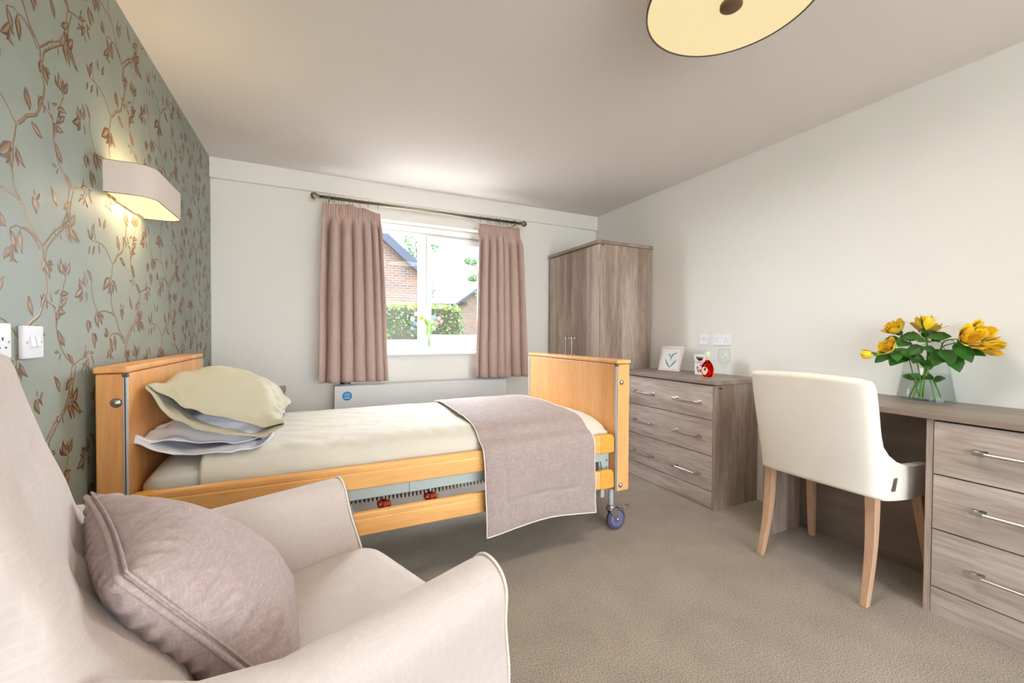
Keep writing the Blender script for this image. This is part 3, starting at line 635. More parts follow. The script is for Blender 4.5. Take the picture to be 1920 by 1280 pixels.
def sheet_obj():
    P = []; nx, ny = 170, 110
    for i in range(nx+1):
        s = i/nx; x = -.385+1.862*s; row = []
        e = 1.477-x; k = math.sqrt(max(0, 1-max(0, 1-e/.10)**2))
        for j in range(ny+1):
            t = j/ny   # 0 near hem .. 1 far hem
            L = .115; W_ = .955; tot = 2*L+W_; d = t*tot
            if d < L: y, z = 1.838, .50+(d/L)*.085; side = 1-d/L; sd = -1
            elif d > L+W_: y, z = 2.792, .585-((d-L-W_)/L)*.085; side = (d-L-W_)/L; sd = 1
            else:
                q = (d-L)/W_; y = 1.838+.954*q; side = 0; sd = 0
                ed = min(q, 1-q)*W_; z = .585+.080*math.sqrt(max(0, 1-max(0, 1-ed/.11)**2))**1.0-.012*max(0, 1-ed/.3)**2
            if k < 1: z -= .075*(1-k)*(1 if sd == 0 else .2); y = 2.315+(y-2.315)*(1-.03*(1-k))
            # soft creases, mostly lengthwise, deeper by the rails
            cr = .006*nz(x*3.2+y*2, y*11, 5)+.006*(.3-abs(nz(x*7+y*9, y*6, 8)))+.004*(.3-abs(nz(x*13-y*5, y*5, 3)))
            edge = math.exp(-((y-1.88)/.07)**2)
            cr += edge*.022*(abs(nz(x*7+z*9, 2.2, 1))-.15)+edge*.008*nz(x*20-z*30, 4)
            z += cr+.004; 
            if sd == -1: y -= .006*abs(nz(x*9, z*20, 7))
            z += .0025*math.exp(-((y-2.28-.03*math.sin(x*4))/.02)**2)*sstep(.2, .5, x)*(1-sstep(.6, .72, x))
            row.append((x, y, z))
        P.append(row)
    b = MB().grid(P)
    return b.build('bed_sheet', MT['sheet'], smooth=True, solid=.003, soff=1)
tag(sheet_obj(), 'rumpled cream bed sheet tucked over the mattress', 'sheet')

# quilted throw
def throw():
    path = [(2.735, .664), (2.60, .680), (2.30, .688), (2.05, .684), (1.93, .673), (1.87, .650), (1.83, .612), (1.795, .592), (1.775, .568), (1.768, .50), (1.764, .40), (1.762, .30), (1.758, .19)]
    pts = catmull([Vector((0, y, z)) for y, z in path], 10); L = [0]
    for a, b_ in zip(pts, pts[1:]): L.append(L[-1]+(b_-a).length)
    tot = L[-1]; nj = 130; ni = 60; rows = []
    def at(d):
        for k in range(len(L)-1):
            if d <= L[k+1]: return pts[k].lerp(pts[k+1], (d-L[k])/(L[k+1]-L[k]+1e-9)), (pts[k+1]-pts[k]).normalized()
        return pts[-1], (pts[-1]-pts[-2]).normalized()
    W_ = .625
    for j in range(nj+1):
        d = tot*j/nj; p, t = at(d); nrm = Vector((0, t.z, -t.y)); nrm = nrm if nrm.z > -.2 and (nrm.z > .1 or nrm.y < 0) else -nrm
        row = []
        for i in range(ni+1):
            u = i/ni*W_; ed = min(u, W_-u); de = tot-d; m_ = min(ed, de)
            seam = math.exp(-((min(ed-.105, de-.135) if True else 0)/.006)**2) if (ed > .10 and de > .10) else 0
            seam = max(math.exp(-((ed-.105)/.006)**2) if de > .13 else 0, math.exp(-((de-.135)/.006)**2) if ed > .10 else 0)
            puff = .006*(1-math.exp(-(m_/.02)**2))
            off = .006+puff-.007*seam+.004*nz(u*6, d*6, 2)+.002*nz(u*20, d*20, 6)
            hang = sstep(.62*tot, tot, d)
            x = .700+u+.010*hang*(1-u/W_*0)+.004*nz(d*8, u*3, 1)-.012*math.sin(PI*u/W_)*0
            q = p+nrm*off
            if hang > 0: q = q+Vector((0, -.012*hang*math.cos(u/W_*PI*1.3+.2), .012*hang*math.sin(PI*u/W_)-.006*hang*math.cos(PI*2*u/W_)))
            row.append((x+(.03*(1-sstep(0, .5*tot, d))), q.y, q.z))
        rows.append(row)
    o = MB().grid(rows).build('bed_throw', MT['throw'], smooth=True, solid=.006, soff=-1)
    edge = [Vector(r[0]) for r in rows]+[Vector(p) for p in rows[-1][1:]]+[Vector(r[-1]) for r in reversed(rows[:-1])]
    MB().tube(edge, .0032, 6).build('piped_edge', MT['piping'], o, smooth=True)
    return o
tag(throw(), 'taupe quilted throw draped across the foot of the bed and over its rails', 'throw')

# ================================================================ PILLOWS
def pillow(name, label, m, c, e_w, e_t, y0, y1, hw, ht, seed, mouth, inner, wr, gapd=.62):
    """long axis along y (y0 = open end toward the room); e_w width direction, e_t thickness direction"""
    e_w = Vector(e_w).normalized(); e_t = Vector(e_t).normalized(); c = Vector(c); nu, nv = 60, 72
    def sec(s, k, rsc=1.0, tsc=1.0):
        a = 2*PI*k/nv; ca, sa = math.cos(a), math.sin(a)
        W_ = hw*(1-.10*math.sin(PI*s))*(1 if s > 0 else 1)
        T = ht*(math.sin(PI*min(1, max(0, (s*.86+.14))))**.55)
        w_ = math.copysign(abs(ca)**.75, ca)*W_
        t_ = math.copysign(abs(sa)**1.15, sa)*T*(1-.25*abs(ca)**3)
        q = wr*(nz(s*7+w_*5, a*1.7, seed)+.6*nz(s*16, w_*20, seed+3))
        q += wr*1.5*math.exp(-((1-abs(ca))/.25)**2)*nz(s*24, seed, 5)
        t_ += (q if sa > 0 else q*.3)
        lip = 1-sstep(-.02, .30, s); t_ = t_*(1-lip)+math.copysign(abs(sa), sa)*ht*.20*lip*(1-.5*abs(ca)**3)+lip*q*.9
        sag = -ht*gapd*lip*(1-abs(ca)**2.2)-.02*abs(ca)**2*(1 if sa > 0 else 0)*(1-lip)
        return w_*rsc, (t_*tsc+sag)
    P = []
    for i in range(nu+1):
        s = i/nu; row = []
        for k in range(nv):
            w_, t_ = sec(s, k); sa = math.sin(2*PI*k/nv); ca = math.cos(2*PI*k/nv)
            y = y0+(y1-y0)*s
            near = (1-sstep(0, .35, s))
            y += near*mouth(ca, sa)
            # corners stick out as ears
            y += (-.03*(1-sstep(0, .25, s))+.04*sstep(.8, 1, s))*abs(ca)**4
            row.append(c+e_w*w_+e_t*t_+Vector((0, y-(y0+y1)/2, 0)))
        P.append(row)
    b = MB().grid(P, closed_v=True); mid = len(P)-1
    b.add(P[-1], [tuple(reversed(range(nv)))])
    o = b.build(name, m, smooth=True, solid=.0035, soff=-1, subsurf=0)
    tag(o, label, 'pillow', 'pillows at the head of the bed')
    # stuffing seen inside the open end
    Q = []
    for i in range(9):
        s = .05+.03*i; k_ = math.sin(PI/2*i/8)**.35; row = []
        for k in range(nv):
            w_, t_ = sec(s, k, tsc=.5*max(.02, k_)); y = y0+(y1-y0)*s+.05
            row.append(c+e_w*w_*.93+e_t*t_+Vector((0, y-(y0+y1)/2, 0)))
        Q.append(row)
    MB().grid(Q, closed_v=True).build('pillow_stuffing', inner, o, smooth=True)
    return o
pillow('pillow', 'flat white pillow lying under the sage pillow', MT['white_cotton'], (-.365, 2.23, .725), (1, 0, -.07), (.07, 0, 1), 1.90, 2.56, .215, .062, 4,
       lambda ca, sa: (-.03 if sa < 0 else .02)*abs(sa), MT['white_cotton'], .020)
pillow('pillow', 'plump sage green pillow with an open pillowcase end, leaning on the headboard', MT['sage'], (-.335, 2.235, .838), (1, .02, -.42), (.42, 0, 1), 1.93, 2.54, .235, .112, 9,
       lambda ca, sa: (-.04 if sa < 0 else .035)*abs(sa)-.02*ca, MT['white_cotton'], .022)

# ================================================================ BEDSIDE CABINET behind the bed
bs = thing('bedside_cabinet', (-.42, 3.35, 0), 'grey brown bedside cabinet behind the bed, its top corner showing past the pillow', 'cabinet')
MB().box(-.64, -.215, 3.12, 3.58, .02, .675).build('carcass', MT['grey_z'], bs, bevel=.002)
MB().prism([(-.655, 3.105, .68), (-.655, 3.595, .68), (-.205, 3.595, .68), (-.205, 3.145, .68), (-.245, 3.105, .68)], (0, 0, .04)).build('top', MT['grey_yd'], bs, bevel=.003)
dr = MB().box(-.63, -.225, 3.10, 3.12, .46, .66).build('drawer', MT['grey_z'], bs, bevel=.002)
MB().cyl((-.48, 3.075, .57), (-.38, 3.075, .57), .006, 12).cyl((-.47, 3.075, .57), (-.47, 3.102, .57), .005, 10).cyl((-.39, 3.075, .57), (-.39, 3.102, .57), .005, 10).build('handle', MT['nickel'], dr, smooth=True)
MB().box(-.63, -.225, 3.10, 3.12, .04, .45).build('door', MT['grey_z'], bs, bevel=.002)

# ================================================================ HANDLES and FITTED FURNITURE
def bar_handle(parent, p0, p1, out, r=.0055, foot=.028, wide=.011):
    """slim bar with square-ended feet; out = unit vector off the face"""
    p0, p1, out = Vector(p0), Vector(p1), Vector(out); d = (p1-p0).normalized(); up = out.cross(d)
    b = MB().tube([p0+out*.030+d*foot*.9, p1+out*.030-d*foot*.9], r, 14)
    for p, s in ((p0, 1), (p1, -1)):
        q = p+d*s*foot*.5
        b.obox(q+out*.030, d*foot*.5, up*wide*.6, out*.006)
        b.obox(q+d*s*(-foot*.18)+out*.014, d*.006, up*wide*.55, out*.014)
        b.obox(q+out*.001, d*foot*.55, up*wide*.9, out*.0012)
    return b.build('handle', MT['steel'], parent, bevel=.001)

# wardrobe
wd = thing('wardrobe', (2.42, 3.2, 0), 'tall two door grey brown wood effect wardrobe in the corner', 'wardrobe')
WX, WF, WN = 2.134, 2.150, 2.80
MB().box(WF+.004, XR-.012, WN, WN+.018, .0, 1.885).box(WF+.004, XR-.012, 3.575, 3.593, 0, 1.885).box(XR-.03, XR-.012, WN+.018, 3.575, 0, 1.885).box(WF+.004, XR-.03, WN+.018, 3.575, .04, .06).box(WF+.03, XR-.03, WN+.018, 3.575, 0, .04).build('carcass', MT['grey_z'], wd, bevel=.0015)
MB().prism([(WX-.012, 3.603, 1.886), (WX-.012, WN+.030, 1.886), (WX-.004, WN+.004, 1.886), (WX+.022, WN-.010, 1.886), (XR-.002, WN-.010, 1.886), (XR-.002, 3.603, 1.886)], (0, 0, .030)).build('top', MT['grey_yd'], wd, bevel=.004, bseg=3)
for y0, y1, hy in ((WN+.003, 3.1955, 3.150), (3.1985, 3.590, 3.245)):
    d_ = MB().box(WX, WF+.003, y0, y1, .065, 1.880).build('door', MT['grey_z'], wd, bevel=.0012)
    bar_handle(d_, (WX, hy, .93), (WX, hy, 1.10), (-1, 0, 0), r=.005, foot=.016)
MB().box(2.165, 2.192, WN-.0012, WN, 1.872, 1.878).build('maker_label', MT['black'], wd)

# chest of drawers
cd = thing('chest_of_drawers', (2.5, 2.22, 0), 'low three drawer grey brown chest of drawers below the sockets', 'chest of drawers')
CX, CY0, CY1 = 2.298, 1.800, 2.665
MB().box(CX, XR-.01, CY0, CY0+.020, 0, .800).box(CX, XR-.01, CY1-.020, CY1, 0, .800).box(CX+.02, XR-.03, CY0+.02, CY1-.02, .01, .03).box(XR-.025, XR-.01, CY0+.02, CY1-.02, .0, .80).build('carcass', MT['grey_z'], cd, bevel=.0012)
MB().box(CX+.001, CX+.019, CY0+.0215, CY1-.0215, .004, .112).build('plinth', MT['grey_y'], cd, bevel=.001)
MB().box(CX+.006, CX+.012, CY0+.02, CY1-.02, -.0+.001, .79).build('drawer_recess', MT['black'], cd)
MB().prism([(CX-.020, CY1+.012, .803), (CX-.020, CY0+.030, .803), (CX-.012, CY0-.004, .803), (CX+.018, CY0-.022, .803), (XR-.001, CY0-.022, .803), (XR-.001, CY1+.012, .803)], (0, 0, .033)).build('top', MT['grey_yd'], cd, bevel=.005, bseg=3)
MB().box(2.326, 2.358, CY0-.0012, CY0, .776, .783).build('maker_label', MT['black'], cd)
for z0, z1, hz in ((.117, .340, .205), (.345, .572, .452), (.577, .795, .678)):
    d_ = MB().box(CX, CX+.018, CY0+.0215, CY1-.0215, z0, z1).build('drawer', MT['grey_y'], cd, bevel=.0012)
    for ya, yb in ((1.905, 2.125), (2.325, 2.540)): bar_handle(d_, (CX, ya, hz), (CX, yb, hz), (-1, 0, 0), r=.006, foot=.03)

# desk
dk = thing('desk', (2.49, .85, 0), 'fitted grey brown desk with a three drawer pedestal on its right', 'desk')
DX, DPY = 2.258, .784
MB().box(2.262, XR-.01, 1.444, 1.464, 0, .785).build('end_panel', MT['grey_z'], dk, bevel=.0012)
MB().box(2.59, 2.608, .786, 1.443, 0, .784).build('modesty_panel', MT['grey_yd'], dk, bevel=.001)
MB().box(DX-.002, XR-.01, DPY-.020, DPY, 0, .785).build('pedestal_side', MT['grey_z'], dk, bevel=.0012)
MB().box(DX-.002, XR-.01, .262, .282, 0, .785).build('pedestal_side', MT['grey_z'], dk, bevel=.0012)
MB().box(DX+.012, XR-.02, .283, DPY-.021, .003, .780).build('drawer_recess', MT['black'], dk)
MB().box(DX+.002, DX+.014, .2835, DPY-.0215, 0, .106).build('plinth', MT['grey_y'], dk, bevel=.001)
for z0, z1, hz in ((.111, .341, .218), (.346, .563, .458), (.568, .779, .683)):
    d_ = MB().box(DX, DX+.016, .2835, DPY-.0225, z0, z1).build('drawer', MT['grey_y'], dk, bevel=.0012)
    bar_handle(d_, (DX, .648, hz), (DX, .408, hz), (-1, 0, 0), r=.006, foot=.035, wide=.012)
MB().box(DX-.018, XR-.001, .25, 1.480, .787, .813).build('worktop', MT['grey_yd'], dk, bevel=.004, bseg=3)

# ================================================================ WALL SOCKETS and SWITCHES
def plate(name, yc, zc, wy, wz, label, cat, face=-1, x=XR, depth=.009):
    s = face
    b = MB().box(*sorted((x, x+s*depth)), yc-wy/2, yc+wy/2, zc-wz/2, zc+wz/2).build(name, MT['white_plastic'], bevel=.004, bseg=4)
    return tag(b, label, cat)
def screw(par, x, y, z, s):
    MB().lathe((x, y, z), [(.0032, 0), (.0032, s*.0008), (0, s*.0012)], 12, 'x').build('screw', MT['steel'], par, smooth=True)
p = plate('aerial_socket', 2.239, 1.0895, .086, .086, 'single white round-hole aerial socket on the cream wall', 'socket')
MB().lathe((XR-.009, 2.239, 1.094), [(.0055, 0), (.0055, -.0035), (.0035, -.004), (.0034, 0)], 20, 'x').build('aerial_pin', MT['steel'], p, smooth=True)
MB().lathe((XR-.0093, 2.239, 1.094), [(.0036, 0), (0, 0)], 16, 'x').build('aerial_hole', MT['black'], p)
for y in (2.209, 2.269): screw(p, XR-.009, y, 1.090, -1)
p = plate('double_socket', 2.088, 1.089, .147, .087, 'white double plug socket with two rocker switches on the cream wall', 'socket')
for y in (2.125, 2.050):
    MB().box(XR-.0096, XR-.009, y-.002, y+.002, 1.094, 1.102).box(XR-.0096, XR-.009, y+.008, y+.0135, 1.075, 1.079).box(XR-.0096, XR-.009, y-.0135, y-.008, 1.075, 1.079).build('pin_holes', MT['black'], p)
for y in (2.097, 2.078):
    MB().box(XR-.013, XR-.009, y-.0075, y+.0075, 1.103, 1.123).build('rocker', MT['white_plastic'], p, bevel=.0015)
for y in (2.029, 2.148): screw(p, XR-.009, y, 1.092, -1)
p = tag(MB().box(XL, XL+.012, 1.478, 1.564, 1.051, 1.137).build('light_switch', MT['white_plastic'], bevel=.004, bseg=4), 'white double rocker light switch on the wallpapered wall', 'light switch')
for y in (1.511, 1.533):
    MB().prism([(XL+.012, y-.0085, 1.080), (XL+.018, y-.0085, 1.082), (XL+.014, y-.0085, 1.108), (XL+.012, y-.0085, 1.110)], (0, .017, 0)).build('rocker', MT['white_plastic'], p, bevel=.001)
for y in (1.491, 1.551): screw(p, XL+.012, y, 1.094, 1)
p = tag(MB().box(XL, XL+.012, 1.286, 1.432, 1.056, 1.142).build('double_socket', MT['white_plastic'], bevel=.004, bseg=4), 'white double socket at the left edge, partly behind the armchair', 'socket')
for y in (1.324, 1.399):
    MB().box(XL+.012, XL+.0126, y-.002, y+.002, 1.100, 1.108).box(XL+.012, XL+.0126, y-.0135, y-.008, 1.081, 1.085).box(XL+.012, XL+.0126, y+.008, y+.0135, 1.081, 1.085).build('pin_holes', MT['black'], p)
for y in (1.349, 1.369): MB().box(XL+.012, XL+.016, y-.008, y+.008, 1.107, 1.128).build('rocker', MT['white_plastic'], p, bevel=.0015)
for y in (1.300, 1.420): screw(p, XL+.012, y, 1.097, 1)

# ================================================================ CEILING LAMP
LC = Vector((1.27, .955, 2.245)); LR = .272
cl = thing('ceiling_light', (LC.x, LC.y, ZC), 'round drum ceiling light with a glowing diffuser and bronze centre knob', 'ceiling light')
MB().lathe(LC, [(LR, 0), (LR, ZC-LC.z-.03), (LR-.003, ZC-LC.z-.03), (LR-.003, 0), (LR, 0)], 72).build('lamp_shade', MT['shade'], cl, smooth=True)
MB().lathe(LC, [(LR-.004, .002), (LR-.002, -.002), (LR+.002, -.002), (LR+.002, .005), (LR-.002, .006)], 72).build('rim_trim', MT['trim_dark'], cl, smooth=True)
MB().lathe(LC, [(0, .0), (LR-.004, .0)], 72).lathe(LC, [(0, .004), (LR-.004, .004)], 72).build('diffuser', MT['diffuser'], cl)
MB().lathe(LC, [(0, -.020), (.030, -.020), (.035, -.016), (.035, -.006), (.03, -.001), (0, -.001)], 32).build('centre_knob', MT['knob_wood'], cl, smooth=True)
MB().lathe(LC, [(0, ZC-LC.z), (.07, ZC-LC.z), (.07, ZC-LC.z-.03), (0, ZC-LC.z-.03)], 32).cyl(LC+Vector((0,0,.02)), LC+Vector((0,0,ZC-LC.z-.02)), .008, 10).build('ceiling_rose', MT['white_plastic'], cl, smooth=True)
def lamp(name, typ, loc, energy, col, size, rot=(0,0,0), parent=None, **kw):
    l = bpy.data.lights.new(name, typ); l.energy = energy; l.color = col
    if typ == 'AREA': l.shape = kw.get('shape', 'DISK'); l.size = size; 
    if typ == 'AREA' and 'size_y' in kw: l.size_y = kw['size_y']
    if typ == 'POINT': l.shadow_soft_size = size
    o = bpy.data.objects.new(name, l); C.objects.link(o); o.rotation_euler = rot
    if parent: o.parent = parent; o.location = Vector(loc)-world_loc(parent)
    else: o.location = loc
    return o
lamp('lamp_bulb_glow', 'AREA', LC+Vector((0,0,-.024)), 8, (1, .90, .78), .48, parent=cl)

# ================================================================ WALL LAMP
wlp = thing('wall_lamp', (XL, 2.15, 1.68), 'fabric half-drum wall light glowing over the bed', 'wall light')
def sconce_outline(d):
    y0, y1, D, r = 1.955+d, 2.346-d, .142-d, .060
    pts = [(XL+.001, y0)]
    for k in range(9): a = PI/2*k/8; pts.append((XL+D-r+r*math.sin(a), y0+r-r*math.cos(a)))
    for k in range(9): a = PI/2*k/8; pts.append((XL+D-r+r*math.cos(a), y1-r+r*math.sin(a)))
    pts.append((XL+.001, y1)); return pts
sh = MB().grid([[(x, y, z) for x, y in sconce_outline(0)] for z in (1.622, 1.737)]).build('lamp_shade', MT['shade'], wlp, smooth=True)
MB().grid([[(x, y, z) for x, y in sconce_outline(.003)] for z in (1.6235, 1.7355)]).build('shade_lining', MT['bulbglow'], wlp, smooth=True)
for z in (1.622, 1.737):
    MB().tube([(x, y, z) for x, y in sconce_outline(.0015)], .0018, 6).build('trim_ring', MT['trim_dark'], wlp, smooth=True)
oo = sconce_outline(.004)
MB().prism([(x, y, 1.628) for x, y in oo], (0, 0, .003)).build('diffuser', MT['bulbglow'], wlp)
MB().box(XL, XL+.012, 2.06, 2.24, 1.616, 1.72).build('back_plate', MT['white_plastic'], wlp, bevel=.002)
lamp('wall_lamp_glow_down', 'AREA', (XL+.065, 2.15, 1.618), .8, (1, .74, .42), .10, shape='RECTANGLE', size_y=.30, parent=wlp)
lamp('wall_lamp_glow_up', 'AREA', (XL+.065, 2.15, 1.742), .5, (1, .74, .42), .10, rot=(PI, 0, 0), shape='RECTANGLE', size_y=.30, parent=wlp)

# ================================================================ TUB CHAIR at the desk
def tub_chair():
    t = thing('tub_chair', (2.28, 1.12, 0), 'ivory upholstered tub chair with pale wooden legs pushed under the desk', 'chair')
    cy = 1.112
    # plan outline of the shell, s in [0,1] from near arm front round the back to far arm front
    plan = catmull([Vector(p) for p in [(2.500, cy-.262, 0), (2.38, cy-.262, 0), (2.25, cy-.260, 0), (2.155, cy-.256, 0), (2.105, cy-.244, 0), (2.070, cy-.215, 0), (2.052, cy-.12, 0), (2.048, cy, 0), (2.052, cy+.12, 0), (2.070, cy+.215, 0), (2.105, cy+.244, 0), (2.155, cy+.256, 0), (2.25, cy+.260, 0), (2.38, cy+.262, 0), (2.500, cy+.262, 0)]], 20)
    def top(p, side):
        x = p.x
        tab = [(2.04, .945), (2.098, .945), (2.106, .92), (2.110, .85), (2.113, .74), (2.122, .675), (2.15, .635), (2.20, .600), (2.26, .577), (2.34, .562), (2.5, .552)]
        return interp(tab, x)
    def bot(p): return interp([(2.05, .452), (2.12, .435), (2.3, .415), (2.5, .412)], p.x)
    P = []; n = 26
    for j in range(n+1):
        row = []
        for p in plan:
            z0, z1 = bot(p), top(p, 0); v = j/n; z = z0+(z1-z0)*v
            k = 1-sstep(2.05, 2.30, p.x)
            rake = .095*max(0, (z-.43)/.51)**1.25
            x = p.x-rake*k-.004*math.sin(PI*v); y = p.y+(p.y-cy)*(.06*(z-.43)/.5*k+.015*math.sin(PI*v))
            row.append((x, y, z+.006*math.cos((p.y-cy)*9)*k*v))
        P.append(row)
    MB().grid(P).build('shell', MT['tub'], t, smooth=True, solid=.050, soff=-1, subsurf=1)
    # seat
    Q = []
    for r, z in ((1.0, .462), (1.0, .48), (.97, .500), (.90, .512), (.6, .520), (0.01, .522)):
        row = []
        for k in range(48):
            a = 2*PI*k/48; ca, sa = math.cos(a), math.sin(a)
            row.append((2.315+.225*r*math.copysign(abs(ca)**.4, ca), cy+.208*r*math.copysign(abs(sa)**.4, sa), z))
        Q.append(row)
    b = MB().grid(Q, closed_v=True); b.add(Q[0], [tuple(range(48))]); b.build('seat', MT['seatpad'], t, smooth=True)
    def leg(top_c, foot_c, bend, w0, w1):
        rows = []
        for i in range(13):
            v = i/12; c_ = Vector(top_c).lerp(Vector(foot_c), v)+Vector(bend)*math.sin(PI*v)*-1; hw = (w0+(w1-w0)*v)/2
            rows.append([c_+Vector((dx*hw, dy*hw, 0)) for dx, dy in ((-1,-1),(1,-1),(1,1),(-1,1))])
        b = MB().grid(rows, closed_v=True); b.add(rows[0], [(0,1,2,3)]); b.add(rows[-1], [(3,2,1,0)])
        return b.build('leg', MT['oak'], t, bevel=.004, bseg=3)
    leg((2.125, cy+.222, .455), (2.055, cy+.225, .0), (-.020, 0, 0), .042, .028)
    leg((2.125, cy-.208, .455), (2.055, cy-.218, .0), (-.020, 0, 0), .042, .028)
    leg((2.465, cy+.215, .44), (2.520, cy+.235, .0), (0, 0, 0), .040, .028)
    leg((2.465, cy-.225, .44), (2.500, cy-.275, .0), (0, 0, 0), .040, .028)
    MB().obox((2.165, cy-.2665, .505), (.010, -.0005, 0), (0, .0012, 0), (.0085, 0, .026)).build('fabric_tag', MT['trim_dark'], t)
    return t
tub_chair()

# ================================================================ ARMCHAIR (chair space: u forward, v toward far arm)
AO = Vector((.19, 1.108, 0)); AF = Vector((.927, .375, 0)).normalized(); AL = Vector((-AF.y, AF.x, 0))
def A(u, v, z): return AO+AF*u+AL*v+Vector((0, 0, z))
ac = thing('armchair', A(-.35, 0, 0), 'pale oat high back armchair with scroll arms in the foreground', 'armchair')
def arm(s):
    # half profile of the arm in (v, z), starting inside at the seat, over the roll, to the outer bottom
    prof = [(.235, .38), (.245, .46), (.262, .54), (.282, .600), (.305, .640), (.332, .658), (.360, .655), (.385, .636), (.397, .608), (.396, .575), (.388, .53), (.380, .46), (.377, .36), (.376, .24), (.376, .13)]
    pr = catmull([Vector((v, z, 0)) for v, z in prof], 5); us = [.012, .006, -.004, -.02, -.05, -.10, -.18, -.28, -.38, -.48, -.56, -.64]
    P = []
    for u in us:
        rise = .10*sstep(-.40, -.62, u)
        inset = {(.012): .93, (.006): .975, (-.004): .995}.get(u, 1.0)
        row = []
        for p in pr:
            v = .32+(p.x-.32)*inset; z = p.y if p.y < .5 else .5+(p.y-.5)*inset
            lift = rise*sstep(.5, .66, p.y); z = z+lift
            uu = u+(.030*sstep(.60, .40, z) if u > -.15 else 0)
            v_ = v+.004*nz(u*4, z*5, s*3)
            row.append(A(uu, s*v_, z))
        P.append(row)
    b = MB().grid(P)
    fc = [A(.014+.030*sstep(.60, .40, p.y), s*(.32+(p.x-.32)*.93), p.y if p.y < .5 else .5+(p.y-.5)*.93) for p in pr]
    b.add(fc, [tuple(range(len(fc)))])
    o = b.build('arm', MT['arm'], ac, smooth=True)
    for u0, off in ((.004, 0),):
        pts = [A(u0+.030*sstep(.60, .40, p.y)+.002, s*(.32+(p.x-.32)*1.0), (p.y if p.y < .5 else .5+(p.y-.5)*1.0)) for p in pr]
        MB().tube(pts, .0032, 8).build('piping', MT['piping'], o, smooth=True)
    return o
arm(1); arm(-1)
# seat cushion with piping
def rr(u0, u1, hv, r, n=8):
    pts = []
    for cu, cv, a0 in ((u1-r, hv-r, 0), (u0+.02, hv-.02, PI/2), (u0+.02, -hv+.02, PI), (u1-r, -hv+r, 3*PI/2)):
        q = r if cu > u0+.1 else .02
        for k in range(n+1): a = a0+PI/2*k/n; pts.append((cu+q*math.cos(a), cv+q*math.sin(a)))
    return pts
out = rr(-.60, .068, .262, .085)
P = []
for sc_, z in ((.93, .33), (.985, .342), (1.0, .365), (1.0, .425), (.99, .447), (.955, .462), (.86, .470), (.55, .474), (.02, .475)):
    P.append([A(-.27+(u+.27)*sc_, v*sc_, z-.012*sstep(-.2, .07, u)*0) for u, v in out])
b = MB().grid(P, closed_v=True); seat = b.build('seat_cushion', MT['arm'], ac, smooth=True)
for sc_, z in ((1.0, .443), (1.0, .350)):
    MB().tube([A(-.27+(u+.27)*sc_, v*sc_*1.0, z) for u, v in out], .0034, 6, closed=True).build('piping', MT['piping'], seat, smooth=True)
MB().grid([[A(-.005, v, z) for v in (-.36, -.2, 0, .2, .36)] for z in (.13, .22, .32)]).build('front_rail', MT['arm'], ac, smooth=True, solid=.03, soff=0)
for u, v in ((-.02, .33), (-.02, -.33), (-.66, .30), (-.66, -.30)):
    MB().tube([A(u, v, .16), A(u, v, 0)], [.024, .017], 14).build('leg', MT['oak'], ac, smooth=True)
# back: horizontal closed sections, slightly concave face with forward side edges
def back():
    P = []; nzv = 46; nv = 84; zs = [.13+(1.095-.13)*k/nzv for k in range(nzv+1)]
    fe = [(.13, -.44), (.45, -.44), (.62, -.475), (.70, -.515), (.76, -.548), (.82, -.562), (.90, -.590), (.98, -.612), (1.04, -.628), (1.075, -.645), (1.095, -.675)]
    for z in zs:
        u_e = interp(fe, z); sc = interp([(.13, .93), (.6, .97), (.8, 1.0), (1.0, 1.0), (1.06, .95), (1.08, .88), (1.095, .70)], z)
        u_r = -.76-.05*(z-.5)+(.05*sstep(1.03, 1.095, z)); hv = .335*sc; row = []
        for k in range(nv):
            a = 2*PI*k/nv; ca, sa = math.cos(a), math.sin(a)      # ca>0 front
            v = hv*math.copysign(abs(sa)**.55, sa)
            q = abs(ca)**.45
            if ca >= 0:
                mid = .045*(1-(abs(v)/hv)**2)*sstep(.5, .75, z)*(1-sstep(1.0, 1.09, z)*.7)
                base = (u_e+u_r)/2; u = base+(u_e-mid*.9-base)*q
                lum = .03*math.exp(-((z-.62)/.12)**2)*(1-(v/hv)**2); u += lum
                for bz, bv in ((.90, -.15), (.90, .0), (.90, .15), (.74, -.08), (.74, .08)):
                    u -= .016*math.exp(-(((z-bz)/.022)**2+((v-bv)/.022)**2))
            else:
                base = (u_e+u_r)/2; u = base+(u_r-base)*q
            u += .003*nz(z*5, v*6, 2)
            if v < -.28 and ca > 0: u -= 0
            vv = v
            # soft puckers on the near side
            vv += .014*math.exp(-(((z-.815)/.030)**2+((u+.625)/.012)**2))*(1 if v < 0 else -1)
            row.append(A(u, vv, z))
        P.append(row)
    b = MB().grid(P, closed_v=True); b.add(P[-1], [tuple(range(nv))]); b.add(P[0], [tuple(reversed(range(nv)))])
    return b.build('backrest', MT['arm'], ac, smooth=True)
back()

